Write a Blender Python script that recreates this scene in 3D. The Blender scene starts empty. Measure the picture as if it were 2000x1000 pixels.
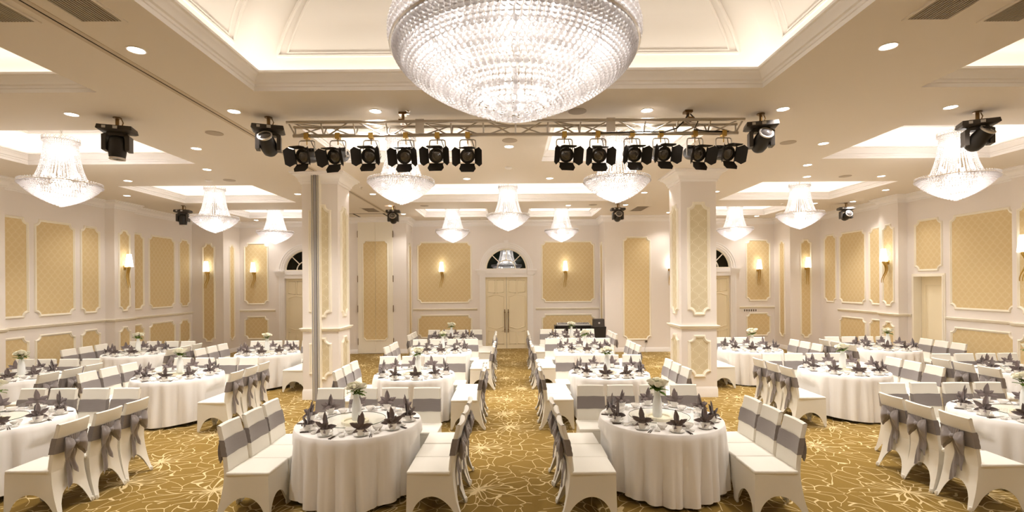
import bpy, bmesh, math, random
from math import sin, cos, pi, radians, sqrt, atan2, hypot
from mathutils import Matrix, Vector

random.seed(7)
SC = bpy.context.scene
COL = SC.collection

# ------------------------------------------------------------------ camera, world, exposure
cam_d = bpy.data.cameras.new('camera')
cam_d.sensor_width = 36.0
cam_d.lens = 960 / 2000 * 36.0
cam_d.shift_x = 0.0025
cam_d.shift_y = 0.0275
cam_d.clip_end = 100
cam = bpy.data.objects.new('camera', cam_d)
COL.objects.link(cam)
cam.matrix_world = Matrix.Translation((0, 0, 2.3)) @ Matrix.Rotation(pi / 2, 4, 'X') @ Matrix.Rotation(radians(-0.4), 4, 'Z')
SC.camera = cam

w = bpy.data.worlds.new('world')
SC.world = w
w.use_nodes = True
w.node_tree.nodes['Background'].inputs[0].default_value = (0.02, 0.018, 0.015, 1)
w.node_tree.nodes['Background'].inputs[1].default_value = 0.3

SC.view_settings.view_transform = 'Standard'
SC.view_settings.look = 'None'
SC.view_settings.exposure = 1.14
SC.view_settings.gamma = 1.0
SC.view_settings.use_curve_mapping = False
cy = SC.cycles
cy.use_denoising = True
cy.max_bounces = 9
cy.diffuse_bounces = 5
cy.glossy_bounces = 4
cy.transmission_bounces = 6
cy.transparent_max_bounces = 8
cy.sample_clamp_indirect = 6.0
cy.caustics_reflective = False
cy.caustics_refractive = False

# light settings
WARM = (1.0, 0.935, 0.875)
DOWN_W = 94.0
CHAND_W = 24.0
BIG_W = 15.0
COVE_E = 2.1
SCONCE_W = 0.16
H = 4.57            # ceiling height


# ------------------------------------------------------------------ helpers
class MB:
    def __init__(self):
        self.v = []
        self.f = []

    def add(self, vs, fs):
        o = len(self.v)
        self.v += [tuple(p) for p in vs]
        self.f += [tuple(i + o for i in q) for q in fs]
        return self

    def join(self, other, M=None):
        vs = other.v if M is None else [tuple(M @ Vector(p)) for p in other.v]
        return self.add(vs, other.f)

    def box(self, x0, x1, y0, y1, z0, z1):
        return self.add([(x0, y0, z0), (x1, y0, z0), (x1, y1, z0), (x0, y1, z0), (x0, y0, z1), (x1, y0, z1), (x1, y1, z1), (x0, y1, z1)],
                        [(0, 3, 2, 1), (4, 5, 6, 7), (0, 1, 5, 4), (1, 2, 6, 5), (2, 3, 7, 6), (3, 0, 4, 7)])

    def frustum(self, a, b, z0, z1, c=(0, 0)):
        """a, b: (hx, hy) half sizes at z0 and z1"""
        vs = []
        for (h, z) in ((a, z0), (b, z1)):
            vs += [(c[0] - h[0], c[1] - h[1], z), (c[0] + h[0], c[1] - h[1], z), (c[0] + h[0], c[1] + h[1], z), (c[0] - h[0], c[1] + h[1], z)]
        return self.add(vs, [(0, 3, 2, 1), (4, 5, 6, 7), (0, 1, 5, 4), (1, 2, 6, 5), (2, 3, 7, 6), (3, 0, 4, 7)])

    def grid(self, fn, nu, nv, wrap=False):
        vs = []
        fs = []
        for j in range(nv + 1):
            for i in range(nu if wrap else nu + 1):
                vs.append(fn(i / nu, j / nv))
        n = nu if wrap else nu + 1
        for j in range(nv):
            for i in range(nu):
                a = j * n + i
                b = j * n + (i + 1) % n
                fs.append((a, b, b + n, a + n))
        return self.add(vs, fs)

    def lathe(self, prof, n=16, c=(0, 0, 0), cap=True):
        vs = []
        fs = []
        for (r, z) in prof:
            for i in range(n):
                a = 2 * pi * i / n
                vs.append((c[0] + r * cos(a), c[1] + r * sin(a), c[2] + z))
        for j in range(len(prof) - 1):
            for i in range(n):
                fs.append((j * n + i, j * n + (i + 1) % n, (j + 1) * n + (i + 1) % n, (j + 1) * n + i))
        if cap and prof[0][0] > 2e-3:
            fs.append(tuple(range(n - 1, -1, -1)))
        if cap and prof[-1][0] > 2e-3:
            fs.append(tuple((len(prof) - 1) * n + i for i in range(n)))
        return self.add(vs, fs)

    def tube(self, pts, r, n=8, closed=False):
        pts = [Vector(p) for p in pts]
        m = len(pts)
        rs = r if isinstance(r, (list, tuple)) else [r] * m
        vs = []
        fs = []
        up = None
        for i, p in enumerate(pts):
            if closed:
                t = pts[(i + 1) % m] - pts[i - 1]
            else:
                t = pts[min(i + 1, m - 1)] - pts[max(i - 1, 0)]
            t = t.normalized() if t.length > 1e-9 else Vector((0, 0, 1))
            if up is None:
                up = Vector((0, 0, 1)) if abs(t.z) < 0.9 else Vector((1, 0, 0))
            a = t.cross(up).normalized()
            b = a.cross(t).normalized()
            up = b
            for k in range(n):
                g = 2 * pi * k / n
                vs.append(p + (a * cos(g) + b * sin(g)) * rs[i])
        for i in range(m if closed else m - 1):
            j = (i + 1) % m
            for k in range(n):
                fs.append((i * n + k, i * n + (k + 1) % n, j * n + (k + 1) % n, j * n + k))
        if not closed:
            fs.append(tuple(range(n - 1, -1, -1)))
            fs.append(tuple((m - 1) * n + k for k in range(n)))
        return self.add(vs, fs)

    def xf(self, M):
        self.v = [tuple(M @ Vector(p)) for p in self.v]
        return self

    def mesh(self, name, mat, smooth=40, uv=None):
        me = bpy.data.meshes.new(name)
        me.from_pydata(self.v, [], self.f)
        me.materials.append(mat)
        if uv is not None:
            L = me.uv_layers.new()
            for lp in me.loops:
                L.data[lp.index].uv = uv[lp.vertex_index]
        if smooth:
            me.shade_smooth()
            me.set_sharp_from_angle(angle=radians(smooth))
        me.update()
        return me

    def obj(self, name, mat, parent=None, smooth=40, kind=None, label=None, uv=None):
        return mobj(name, self.mesh(name, mat, smooth, uv), parent, kind, label)


def mobj(name, me, parent=None, kind=None, label=None):
    o = bpy.data.objects.new(name, me)
    COL.objects.link(o)
    if parent is not None:
        o.parent = parent
    if kind:
        o['kind'] = kind
    if label:
        o['label'] = label
    return o


def empty(name, loc=(0, 0, 0), rz=0.0, parent=None):
    o = bpy.data.objects.new(name, None)
    o.empty_display_size = 0.1
    COL.objects.link(o)
    o.location = loc
    o.rotation_euler = (0, 0, rz)
    if parent is not None:
        o.parent = parent
    return o


def tag(o, label, cat, group=None):
    o['label'] = label
    o['category'] = cat
    if group:
        o['group'] = group
    return o


def kids(o):
    return CH.get(o.name, [])


CH = {}


def index_tree(o):
    for q in bpy.data.objects:
        if q.parent is not None:
            CH.setdefault(q.parent.name, [])
            if q not in CH[q.parent.name]:
                CH[q.parent.name].append(q)


def copy_tree(o, parent=None):
    c = o.copy()
    COL.objects.link(c)
    if parent is not None:
        c.parent = parent
    for ch in kids(o):
        copy_tree(ch, c)
    return c


def bevel_mesh(me, off, seg=2):
    bm = bmesh.new()
    bm.from_mesh(me)
    bmesh.ops.recalc_face_normals(bm, faces=bm.faces)
    bmesh.ops.bevel(bm, geom=[e for e in bm.edges], offset=off, segments=seg, affect='EDGES', profile=0.5)
    bm.to_mesh(me)
    bm.free()
    me.shade_smooth()
    me.set_sharp_from_angle(angle=radians(50))


def project(x, y, z):
    if y < 0.3:
        return None
    u = 960 * x / y
    v = -960 * (z - 2.3) / y
    a = radians(0.4)
    return 995 + u * cos(a) + v * sin(a), 555 - u * sin(a) + v * cos(a)


def in_frame(x, y, z0, z1, r):
    for dx in (-r, 0, r):
        for z in (z0, z1):
            p = project(x + dx, y, z)
            if p and -5 < p[0] < 2005 and -5 < p[1] < 1005:
                return True
    return False


# ------------------------------------------------------------------ materials
def principled(name, col, rough=0.6, spec=0.3, metal=0.0, sheen=0.0, trans=0.0, coat=0.0, bump=None, var=None):
    m = bpy.data.materials.new(name)
    m.use_nodes = True
    nt = m.node_tree
    b = nt.nodes['Principled BSDF']
    b.inputs['Base Color'].default_value = (*col, 1)
    b.inputs['Roughness'].default_value = rough
    b.inputs['Specular IOR Level'].default_value = spec
    b.inputs['Metallic'].default_value = metal
    b.inputs['Sheen Weight'].default_value = sheen
    b.inputs['Transmission Weight'].default_value = trans
    b.inputs['Coat Weight'].default_value = coat
    if bump or var:
        tc = nt.nodes.new('ShaderNodeTexCoord')
        nz = nt.nodes.new('ShaderNodeTexNoise')
        mp = nt.nodes.new('ShaderNodeMapping')
        sc = bump[0] if bump else var[0]
        mp.inputs['Scale'].default_value = sc if isinstance(sc, tuple) else (sc, sc, sc)
        nz.inputs['Scale'].default_value = 1.0
        nz.inputs['Detail'].default_value = 3
        nt.links.new(tc.outputs['Object'], mp.inputs[0])
        nt.links.new(mp.outputs[0], nz.inputs['Vector'])
        if bump:
            bp = nt.nodes.new('ShaderNodeBump')
            bp.inputs['Strength'].default_value = bump[1]
            bp.inputs['Distance'].default_value = bump[2]
            nt.links.new(nz.outputs['Fac'], bp.inputs['Height'])
            nt.links.new(bp.outputs[0], b.inputs['Normal'])
        if var:
            mx = nt.nodes.new('ShaderNodeMix')
            mx.data_type = 'RGBA'
            mx.inputs['A'].default_value = (*[c * (1 - var[1]) for c in col], 1)
            mx.inputs['B'].default_value = (*[min(1, c * (1 + var[1])) for c in col], 1)
            nt.links.new(nz.outputs['Fac'], mx.inputs['Factor'])
            nt.links.new(mx.outputs['Result'], b.inputs['Base Color'])
    return m


def emission(name, col, s):
    m = bpy.data.materials.new(name)
    m.use_nodes = True
    nt = m.node_tree
    nt.nodes.remove(nt.nodes['Principled BSDF'])
    e = nt.nodes.new('ShaderNodeEmission')
    e.inputs[0].default_value = (*col, 1)
    e.inputs[1].default_value = s
    nt.links.new(e.outputs[0], nt.nodes['Material Output'].inputs[0])
    return m


class NG:
    """small node helper"""
    def __init__(self, m):
        self.nt = m.node_tree

    def n(self, t, **kw):
        x = self.nt.nodes.new(t)
        for k, v in kw.items():
            setattr(x, k, v)
        return x

    def link(self, a, b):
        self.nt.links.new(a, b)

    def math(self, op, a, b=None, clamp=False):
        x = self.n('ShaderNodeMath', operation=op, use_clamp=clamp)
        for i, q in enumerate((a, b)):
            if q is None:
                continue
            if isinstance(q, (int, float)):
                x.inputs[i].default_value = q
            else:
                self.link(q, x.inputs[i])
        return x.outputs[0]

    def mix(self, f, a, b):
        x = self.n('ShaderNodeMix', data_type='RGBA')
        self.link(f, x.inputs['Factor'])
        for nm, q in (('A', a), ('B', b)):
            if isinstance(q, tuple):
                x.inputs[nm].default_value = (*q, 1)
            else:
                self.link(q, x.inputs[nm])
        return x.outputs['Result']


def carpet_material():
    m = principled('carpet', (0.3, 0.18, 0.05), 0.95, 0.05, sheen=0.1)
    g = NG(m)
    b = m.node_tree.nodes['Principled BSDF']
    tc = g.n('ShaderNodeTexCoord')
    nz = g.n('ShaderNodeTexNoise')
    nz.inputs['Scale'].default_value = 2.0
    nz.inputs['Detail'].default_value = 0.3
    g.link(tc.outputs['Object'], nz.inputs['Vector'])
    sub = g.n('ShaderNodeVectorMath', operation='SUBTRACT')
    g.link(nz.outputs['Color'], sub.inputs[0])
    sub.inputs[1].default_value = (0.5, 0.5, 0.5)
    scl = g.n('ShaderNodeVectorMath', operation='SCALE')
    g.link(sub.outputs[0], scl.inputs[0])
    scl.inputs['Scale'].default_value = 0.22
    add = g.n('ShaderNodeVectorMath', operation='ADD')
    g.link(tc.outputs['Object'], add.inputs[0])
    g.link(scl.outputs[0], add.inputs[1])
    mp = g.n('ShaderNodeMapping')
    mp.inputs['Scale'].default_value = (0.92, 0.92, 0)
    mp.inputs['Location'].default_value = (0.37, 0.1, 0)
    g.link(add.outputs[0], mp.inputs[0])
    vo = g.n('ShaderNodeTexVoronoi', voronoi_dimensions='2D', feature='F1')
    vo.inputs['Scale'].default_value = 1.0
    vo.inputs['Randomness'].default_value = 0.62
    g.link(mp.outputs[0], vo.inputs['Vector'])
    d = g.n('ShaderNodeVectorMath', operation='SUBTRACT')
    g.link(mp.outputs[0], d.inputs[0])
    g.link(vo.outputs['Position'], d.inputs[1])
    sx = g.n('ShaderNodeSeparateXYZ')
    g.link(d.outputs[0], sx.inputs[0])
    ang = g.math('ARCTAN2', sx.outputs['Y'], sx.outputs['X'])
    r = g.math('SQRT', g.math('ADD', g.math('MULTIPLY', sx.outputs['X'], sx.outputs['X']), g.math('MULTIPLY', sx.outputs['Y'], sx.outputs['Y'])))
    sc = g.n('ShaderNodeSeparateColor')
    g.link(vo.outputs['Color'], sc.inputs[0])
    u = g.math('ADD', g.math('MULTIPLY', ang, 20 / (2 * pi)), g.math('MULTIPLY', sc.outputs[0], 37.0))
    v = g.math('ADD', g.math('MULTIPLY', r, 4.6), g.math('MULTIPLY', sc.outputs[1], 53.0))
    cb0 = g.n('ShaderNodeCombineXYZ')
    g.link(u, cb0.inputs[0])
    g.link(v, cb0.inputs[1])
    nw = g.n('ShaderNodeTexNoise', noise_dimensions='2D')
    nw.inputs['Scale'].default_value = 0.7
    nw.inputs['Detail'].default_value = 0.0
    g.link(cb0.outputs[0], nw.inputs['Vector'])
    nsb = g.n('ShaderNodeVectorMath', operation='SUBTRACT')
    g.link(nw.outputs['Color'], nsb.inputs[0])
    nsb.inputs[1].default_value = (0.5, 0.5, 0.5)
    nsc = g.n('ShaderNodeVectorMath', operation='SCALE')
    g.link(nsb.outputs[0], nsc.inputs[0])
    nsc.inputs['Scale'].default_value = 1.1
    cb = g.n('ShaderNodeVectorMath', operation='ADD')
    g.link(cb0.outputs[0], cb.inputs[0])
    g.link(nsc.outputs[0], cb.inputs[1])
    v2 = g.n('ShaderNodeTexVoronoi', voronoi_dimensions='2D', feature='DISTANCE_TO_EDGE')
    v2.inputs['Scale'].default_value = 1.0
    v2.inputs['Randomness'].default_value = 0.85
    g.link(cb.outputs[0], v2.inputs['Vector'])
    thr = g.math('DIVIDE', 0.0130, g.math('ADD', r, 0.012))
    q = g.math('DIVIDE', g.math('SUBTRACT', g.math('MULTIPLY', thr, 1.15), v2.outputs['Distance']), g.math('MULTIPLY', thr, 0.3), clamp=True)
    # fine pile
    n2 = g.n('ShaderNodeTexNoise')
    n2.inputs['Scale'].default_value = 130
    n2.inputs['Detail'].default_value = 2
    g.link(tc.outputs['Object'], n2.inputs['Vector'])
    base = g.mix(n2.outputs['Fac'], (0.205, 0.123, 0.020), (0.285, 0.182, 0.042))
    colr = g.mix(q, base, (0.68, 0.54, 0.29))
    g.link(colr, b.inputs['Base Color'])
    bp = g.n('ShaderNodeBump')
    bp.inputs['Strength'].default_value = 0.25
    bp.inputs['Distance'].default_value = 0.004
    g.link(n2.outputs['Fac'], bp.inputs['Height'])
    g.link(bp.outputs[0], b.inputs['Normal'])
    return m


def wallpaper(name, ca, cb_, w_, h_):
    """ogee trellis printed on wallpaper; UVs are metres"""
    m = principled(name, ca, 0.55, 0.25)
    g = NG(m)
    b = m.node_tree.nodes['Principled BSDF']
    tc = g.n('ShaderNodeTexCoord')
    s = g.n('ShaderNodeSeparateXYZ')
    g.link(tc.outputs['UV'], s.inputs[0])
    U = g.math('DIVIDE', s.outputs['X'], w_)
    V = g.math('MULTIPLY', s.outputs['Y'], 2 * pi / h_)
    cv = g.math('MULTIPLY', g.math('COSINE', V), 0.25)

    def fam(val):
        fr = g.math('FRACT', val)
        return g.math('SUBTRACT', 0.5, g.math('ABSOLUTE', g.math('SUBTRACT', fr, 0.5)))
    d1 = fam(g.math('ADD', U, cv))
    d2 = fam(g.math('ADD', g.math('SUBTRACT', U, cv), 0.5))
    dm = g.math('MINIMUM', d1, d2)
    line = g.math('SUBTRACT', 1.0, g.math('DIVIDE', dm, 0.05), clamp=True)
    line = g.math('MULTIPLY', g.math('MINIMUM', g.math('MULTIPLY', line, 2.0), 1.0), 0.75)
    # inner damask motif nested inside every ogee
    ring = g.math('ABSOLUTE', g.math('SUBTRACT', dm, 0.165))
    ringm = g.math('MULTIPLY', g.math('SUBTRACT', 1.0, g.math('DIVIDE', ring, 0.03), clamp=True), 0.5)
    f = g.math('MAXIMUM', line, ringm)
    nz = g.n('ShaderNodeTexNoise')
    nz.inputs['Scale'].default_value = 60
    g.link(tc.outputs['UV'], nz.inputs['Vector'])
    f = g.math('MULTIPLY', f, g.math('ADD', 0.6, g.math('MULTIPLY', nz.outputs['Fac'], 0.6)))
    g.link(g.mix(f, ca, cb_), b.inputs['Base Color'])
    bp = g.n('ShaderNodeBump')
    bp.inputs['Strength'].default_value = 0.25
    bp.inputs['Distance'].default_value = 0.003
    g.link(f, bp.inputs['Height'])
    g.link(bp.outputs[0], b.inputs['Normal'])
    return m


def crystal_material(name, tint=(0.97, 0.94, 0.945)):
    """cut crystal: clear refraction mixed with a milky translucent body"""
    m = bpy.data.materials.new(name)
    m.use_nodes = True
    g = NG(m)
    nt = m.node_tree
    nt.nodes.remove(nt.nodes['Principled BSDF'])
    tr = g.n('ShaderNodeBsdfTranslucent')
    tr.inputs[0].default_value = (*tint, 1)
    df = g.n('ShaderNodeBsdfDiffuse')
    df.inputs[0].default_value = (*tint, 1)
    gl = g.n('ShaderNodeBsdfGlass')
    gl.inputs['Roughness'].default_value = 0.04
    gl.inputs['IOR'].default_value = 1.55
    tp = g.n('ShaderNodeBsdfTransparent')
    a = g.n('ShaderNodeMixShader')
    a.inputs[0].default_value = 0.35
    g.link(tr.outputs[0], a.inputs[1])
    g.link(df.outputs[0], a.inputs[2])
    b = g.n('ShaderNodeMixShader')
    b.inputs[0].default_value = 0.34
    g.link(a.outputs[0], b.inputs[1])
    g.link(gl.outputs[0], b.inputs[2])
    c = g.n('ShaderNodeMixShader')
    c.inputs[0].default_value = 0.15
    g.link(b.outputs[0], c.inputs[1])
    g.link(tp.outputs[0], c.inputs[2])
    g.link(c.outputs[0], nt.nodes['Material Output'].inputs[0])
    return m


def glass_material(name, tint=(1, 1, 1), rough=0.0):
    """clear table glass: mostly see-through with a mirror coat"""
    m = bpy.data.materials.new(name)
    m.use_nodes = True
    g = NG(m)
    nt = m.node_tree
    nt.nodes.remove(nt.nodes['Principled BSDF'])
    tp = g.n('ShaderNodeBsdfTransparent')
    tp.inputs[0].default_value = (*tint, 1)
    gl = g.n('ShaderNodeBsdfGlossy')
    gl.inputs['Roughness'].default_value = 0.03
    lw = g.n('ShaderNodeLayerWeight')
    lw.inputs['Blend'].default_value = 0.5
    f = g.math('ADD', 0.04, g.math('MULTIPLY', g.math('POWER', lw.outputs['Facing'], 5.0), 0.6))
    mx = g.n('ShaderNodeMixShader')
    g.link(f, mx.inputs[0])
    g.link(tp.outputs[0], mx.inputs[1])
    g.link(gl.outputs[0], mx.inputs[2])
    g.link(mx.outputs[0], nt.nodes['Material Output'].inputs[0])
    return m


M = {}
M['paint'] = principled('wall_paint', (0.87, 0.815, 0.77), 0.6, 0.2, var=((1.5, 1.5, 1.5), 0.02))
M['ceiling'] = principled('ceiling_paint', (0.79, 0.72, 0.635), 0.75, 0.15)
M['plaster'] = principled('white_plaster', (0.93, 0.90, 0.88), 0.6, 0.2)
M['cream'] = principled('cream_moulding', (0.94, 0.885, 0.76), 0.45, 0.35)
M['door'] = principled('cream_door', (0.92, 0.82, 0.60), 0.45, 0.35)
M['paper'] = wallpaper('gold_wallpaper', (0.74, 0.58, 0.315), (0.86, 0.745, 0.51), 0.165, 0.19)
M['paper2'] = wallpaper('pale_wallpaper', (0.72, 0.63, 0.43), (0.87, 0.80, 0.63), 0.25, 0.24)
M['carpet'] = carpet_material()
M['cove'] = emission('cove_strip', (1.0, 0.89, 0.72), COVE_E)
M['lamp'] = emission('lamp_disc', (1.0, 0.93, 0.82), 10)
M['bulb'] = emission('bulb_glow', (1.0, 0.96, 0.92), 5)
M['shade'] = emission('lit_shade', (1.0, 0.95, 0.85), 1.7)
M['crystal'] = crystal_material('crystal')
M['chrome'] = principled('chrome', (0.75, 0.73, 0.7), 0.2, 0.5, 1.0)
M['alu'] = principled('aluminium', (0.60, 0.56, 0.51), 0.38, 0.5, 0.75, bump=((40, 40, 40), 0.05, 0.001))
M['brass'] = principled('brass', (0.50, 0.32, 0.08), 0.35, 0.5, 0.85)
M['bronze'] = principled('bronze', (0.22, 0.13, 0.05), 0.35, 0.5, 0.8)
M['black'] = principled('black_metal', (0.018, 0.015, 0.013), 0.4, 0.4)
M['black2'] = principled('black_plastic', (0.05, 0.042, 0.036), 0.45, 0.4)
M['lens'] = principled('lens_glass', (0.06, 0.055, 0.055), 0.06, 0.8, coat=1.0)
M['spandex'] = principled('white_spandex', (0.85, 0.825, 0.75), 0.7, 0.15, sheen=0.15, bump=((9, 9, 4), 0.12, 0.01))
M['sash'] = principled('grey_satin', (0.255, 0.228, 0.225), 0.42, 0.45, sheen=0.25, bump=((8, 8, 110), 0.35, 0.006))
M['napkin'] = principled('mauve_napkin', (0.21, 0.17, 0.167), 0.6, 0.3, sheen=0.3, bump=((60, 60, 60), 0.15, 0.002))
M['cloth'] = principled('white_tablecloth', (0.90, 0.88, 0.86), 0.75, 0.15, sheen=0.1, bump=((14, 14, 5), 0.10, 0.01))
M['china'] = principled('white_china', (0.88, 0.86, 0.82), 0.15, 0.5, coat=0.4)
M['vase'] = principled('white_ceramic', (0.91, 0.94, 0.95), 0.25, 0.5, coat=0.3)
M['glass'] = glass_material('clear_glass')
M['susan'] = glass_material('green_tinted_glass', (0.975, 0.985, 0.94))
M['susan_edge'] = principled('green_glass_edge', (0.02, 0.07, 0.03), 0.1, 0.6)
M['wood'] = principled('pale_wood', (0.62, 0.50, 0.33), 0.5, 0.3, var=((3, 30, 3), 0.15))
M['dark_wood'] = principled('dark_wood', (0.05, 0.03, 0.02), 0.4, 0.4, var=((3, 30, 3), 0.2))
M['rose'] = principled('white_rose', (0.90, 0.88, 0.74), 0.6, 0.2, sheen=0.2)
M['leaf'] = principled('green_leaf', (0.13, 0.22, 0.03), 0.5, 0.3, var=((30, 30, 30), 0.4))
M['pane'] = glass_material('pane_glass', (0.75, 0.75, 0.72))
M['foyer'] = principled('dark_foyer', (0.03, 0.045, 0.03), 0.8, 0.1)
M['slat'] = principled('grille_slat', (0.36, 0.29, 0.21), 0.5, 0.3)
M['dark'] = principled('dark_gap', (0.02, 0.016, 0.012), 0.8, 0.1)
M['track'] = principled('track_strip', (0.60, 0.50, 0.38), 0.5, 0.3)
M['grey'] = principled('grey_seal', (0.36, 0.34, 0.33), 0.55, 0.3)
M['speaker'] = principled('speaker_mesh', (0.47, 0.40, 0.32), 0.7, 0.2)
M['silver'] = principled('silver_plastic', (0.55, 0.53, 0.5), 0.4, 0.4)
M['switch'] = principled('dark_switch', (0.10, 0.07, 0.05), 0.4, 0.4)

# ------------------------------------------------------------------ room outline
PATH = [(-10.65, -4.0), (-10.65, 9.35), (-10.40, 9.35), (-10.40, 10.14), (-10.65, 10.14), (-10.65, 12.95), (-10.40, 12.95), (-10.40, 13.65), (-10.65, 13.65),
        (-10.65, 16.5), (-9.6, 16.5), (-9.6, 17.5), (-5.7, 17.5), (-5.7, 16.5), (-3.45, 16.5), (-3.45, 17.5), (3.2, 17.5), (3.2, 16.5), (5.55, 16.5), (5.55, 17.5),
        (9.43, 17.5), (9.43, 16.5), (10.45, 16.5), (10.45, 13.57), (10.21, 13.57), (10.21, 12.9), (10.45, 12.9), (10.45, 9.98), (10.21, 9.98), (10.21, 9.25),
        (10.45, 9.25), (10.45, -4.0)]
BACK_DOORS = [(-7.25, 'left'), (-0.11, 'centre'), (7.12, 'right')]
ZA, RA = 2.83, 0.95      # arch centre height, outer radius of the arch casing
RD = (11.84, 12.67, 2.42)    # right wall door: y0, y1, top


def wall_rect(mb, P, u0, u1, v0, v1, holes):
    us = sorted({u0, u1} | {h[0] for h in holes} | {h[1] for h in holes})
    vs = sorted({v0, v1} | {h[2] for h in holes} | {h[3] for h in holes})
    for i in range(len(us) - 1):
        for j in range(len(vs) - 1):
            cu, cv = (us[i] + us[i + 1]) / 2, (vs[j] + vs[j + 1]) / 2
            if any(h[0] < cu < h[1] and h[2] < cv < h[3] for h in holes):
                continue
            mb.add([P(us[i], vs[j]), P(us[i + 1], vs[j]), P(us[i + 1], vs[j + 1]), P(us[i], vs[j + 1])], [(0, 1, 2, 3)])


walls = {'left': MB(), 'back': MB(), 'right': MB(), 'front': MB()}
for i in range(len(PATH) - 1):
    (xa, ya), (xb, yb) = PATH[i], PATH[i + 1]
    side = 'left' if i < 9 else ('back' if i < 22 else 'right')
    mb = walls[side]
    if ya == yb:
        holes = []
        if ya == 17.5:
            holes = [(c - RA, c + RA, 0.0, ZA + RA) for c, _ in BACK_DOORS if xa < c < xb]
        wall_rect(mb, lambda u, v, y=ya: (u, y, v), xa, xb, 0.0, H, holes)
    else:
        lo, hi = min(ya, yb), max(ya, yb)
        holes = [(RD[0], RD[1], 0.0, RD[2])] if (xa == 10.45 and lo < 12 < hi) else []
        wall_rect(mb, lambda u, v, x=xa: (x, u, v), lo, hi, 0.0, H, holes)
walls['front'].add([(-10.65, -4, 0), (10.45, -4, 0), (10.45, -4, H), (-10.65, -4, H)], [(0, 1, 2, 3)])
WALL = {k: m.obj('wall_' + k, M['paint'], kind='structure') for k, m in walls.items()}

fl = MB()
fl.box(-10.65, 10.45, -4, 17.5, -0.05, 0.0)
for c, _ in BACK_DOORS:
    fl.box(c - 0.95, c + 0.95, 17.5, 17.7, -0.05, 0.0)
fl.box(10.45, 10.7, RD[0], RD[1], -0.05, 0)
floor = fl.obj('floor', M['carpet'], kind='structure')


def sweep_plan(path, prof, closed=False, side=1):
    """sweep a (d, z) profile along a plan path; d grows towards the right-hand side of travel (side=1)"""
    mb = MB()
    n = len(path)
    ring = []
    for i, p in enumerate(path):
        def nrm(a, b):
            dx, dy = b[0] - a[0], b[1] - a[1]
            l = hypot(dx, dy)
            return (dy / l * side, -dx / l * side)
        if closed or 0 < i < n - 1:
            n1 = nrm(path[i - 1], p)
            n2 = nrm(p, path[(i + 1) % n])
        elif i == 0:
            n1 = n2 = nrm(p, path[1])
        else:
            n1 = n2 = nrm(path[-2], p)
        mx, my = n1[0] + n2[0], n1[1] + n2[1]
        dd = 1 + n1[0] * n2[0] + n1[1] * n2[1]
        if dd < 1e-6:
            dd = 1
        mx, my = mx / dd, my / dd
        ring.append((mx, my))
    k = len(prof)
    vs = []
    for (p, m_) in zip(path, ring):
        for (d, z) in prof:
            vs.append((p[0] + m_[0] * d, p[1] + m_[1] * d, z))
    fs = []
    for i in range(n if closed else n - 1):
        j = (i + 1) % n
        for a in range(k - 1):
            fs.append((i * k + a, j * k + a, j * k + a + 1, i * k + a + 1))
    mb.add(vs, fs)
    return mb


crown_prof = [(0.0, H - 0.20), (0.02, H - 0.20), (0.025, H - 0.165), (0.04, H - 0.16), (0.05, H - 0.12), (0.09, H - 0.07), (0.13, H - 0.05), (0.135, H - 0.03), (0.16, H - 0.025), (0.16, H)]
cr = sweep_plan(PATH, crown_prof)
cr.obj('trim_1', M['plaster'], kind='structure', label='white stepped crown moulding along the tops of the walls')

# ------------------------------------------------------------------ ceiling with coffers
COFFERS = [  # x0, x1, y0, y1
    (-2.96, 2.97, 0.0, 5.73),
    (-8.9, -4.79, 1.0, 5.73), (4.83, 8.9, 1.0, 5.75),
    (-8.9, -5.8, 7.1, 9.1), (5.76, 8.87, 7.15, 9.05), (-3.0, -0.6, 7.1, 9.1), (0.61, 3.0, 7.1, 9.1),
    (-8.83, -5.8, 11.1, 13.4), (5.75, 8.81, 11.12, 13.5), (-3.0, 3.0, 11.1, 13.5),
    (-8.72, -5.9, 14.7, 16.5), (5.8, 8.6, 14.65, 16.55), (-2.83, -0.66, 14.75, 16.5), (0.6, 2.8, 14.8, 16.6)]
cm = MB()
wall_rect(cm, lambda u, v: (u, v, H), -10.65, 10.45, -4, 17.5, COFFERS)
ceiling = cm.obj('ceiling', M['ceiling'], kind='structure', smooth=0)

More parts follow.
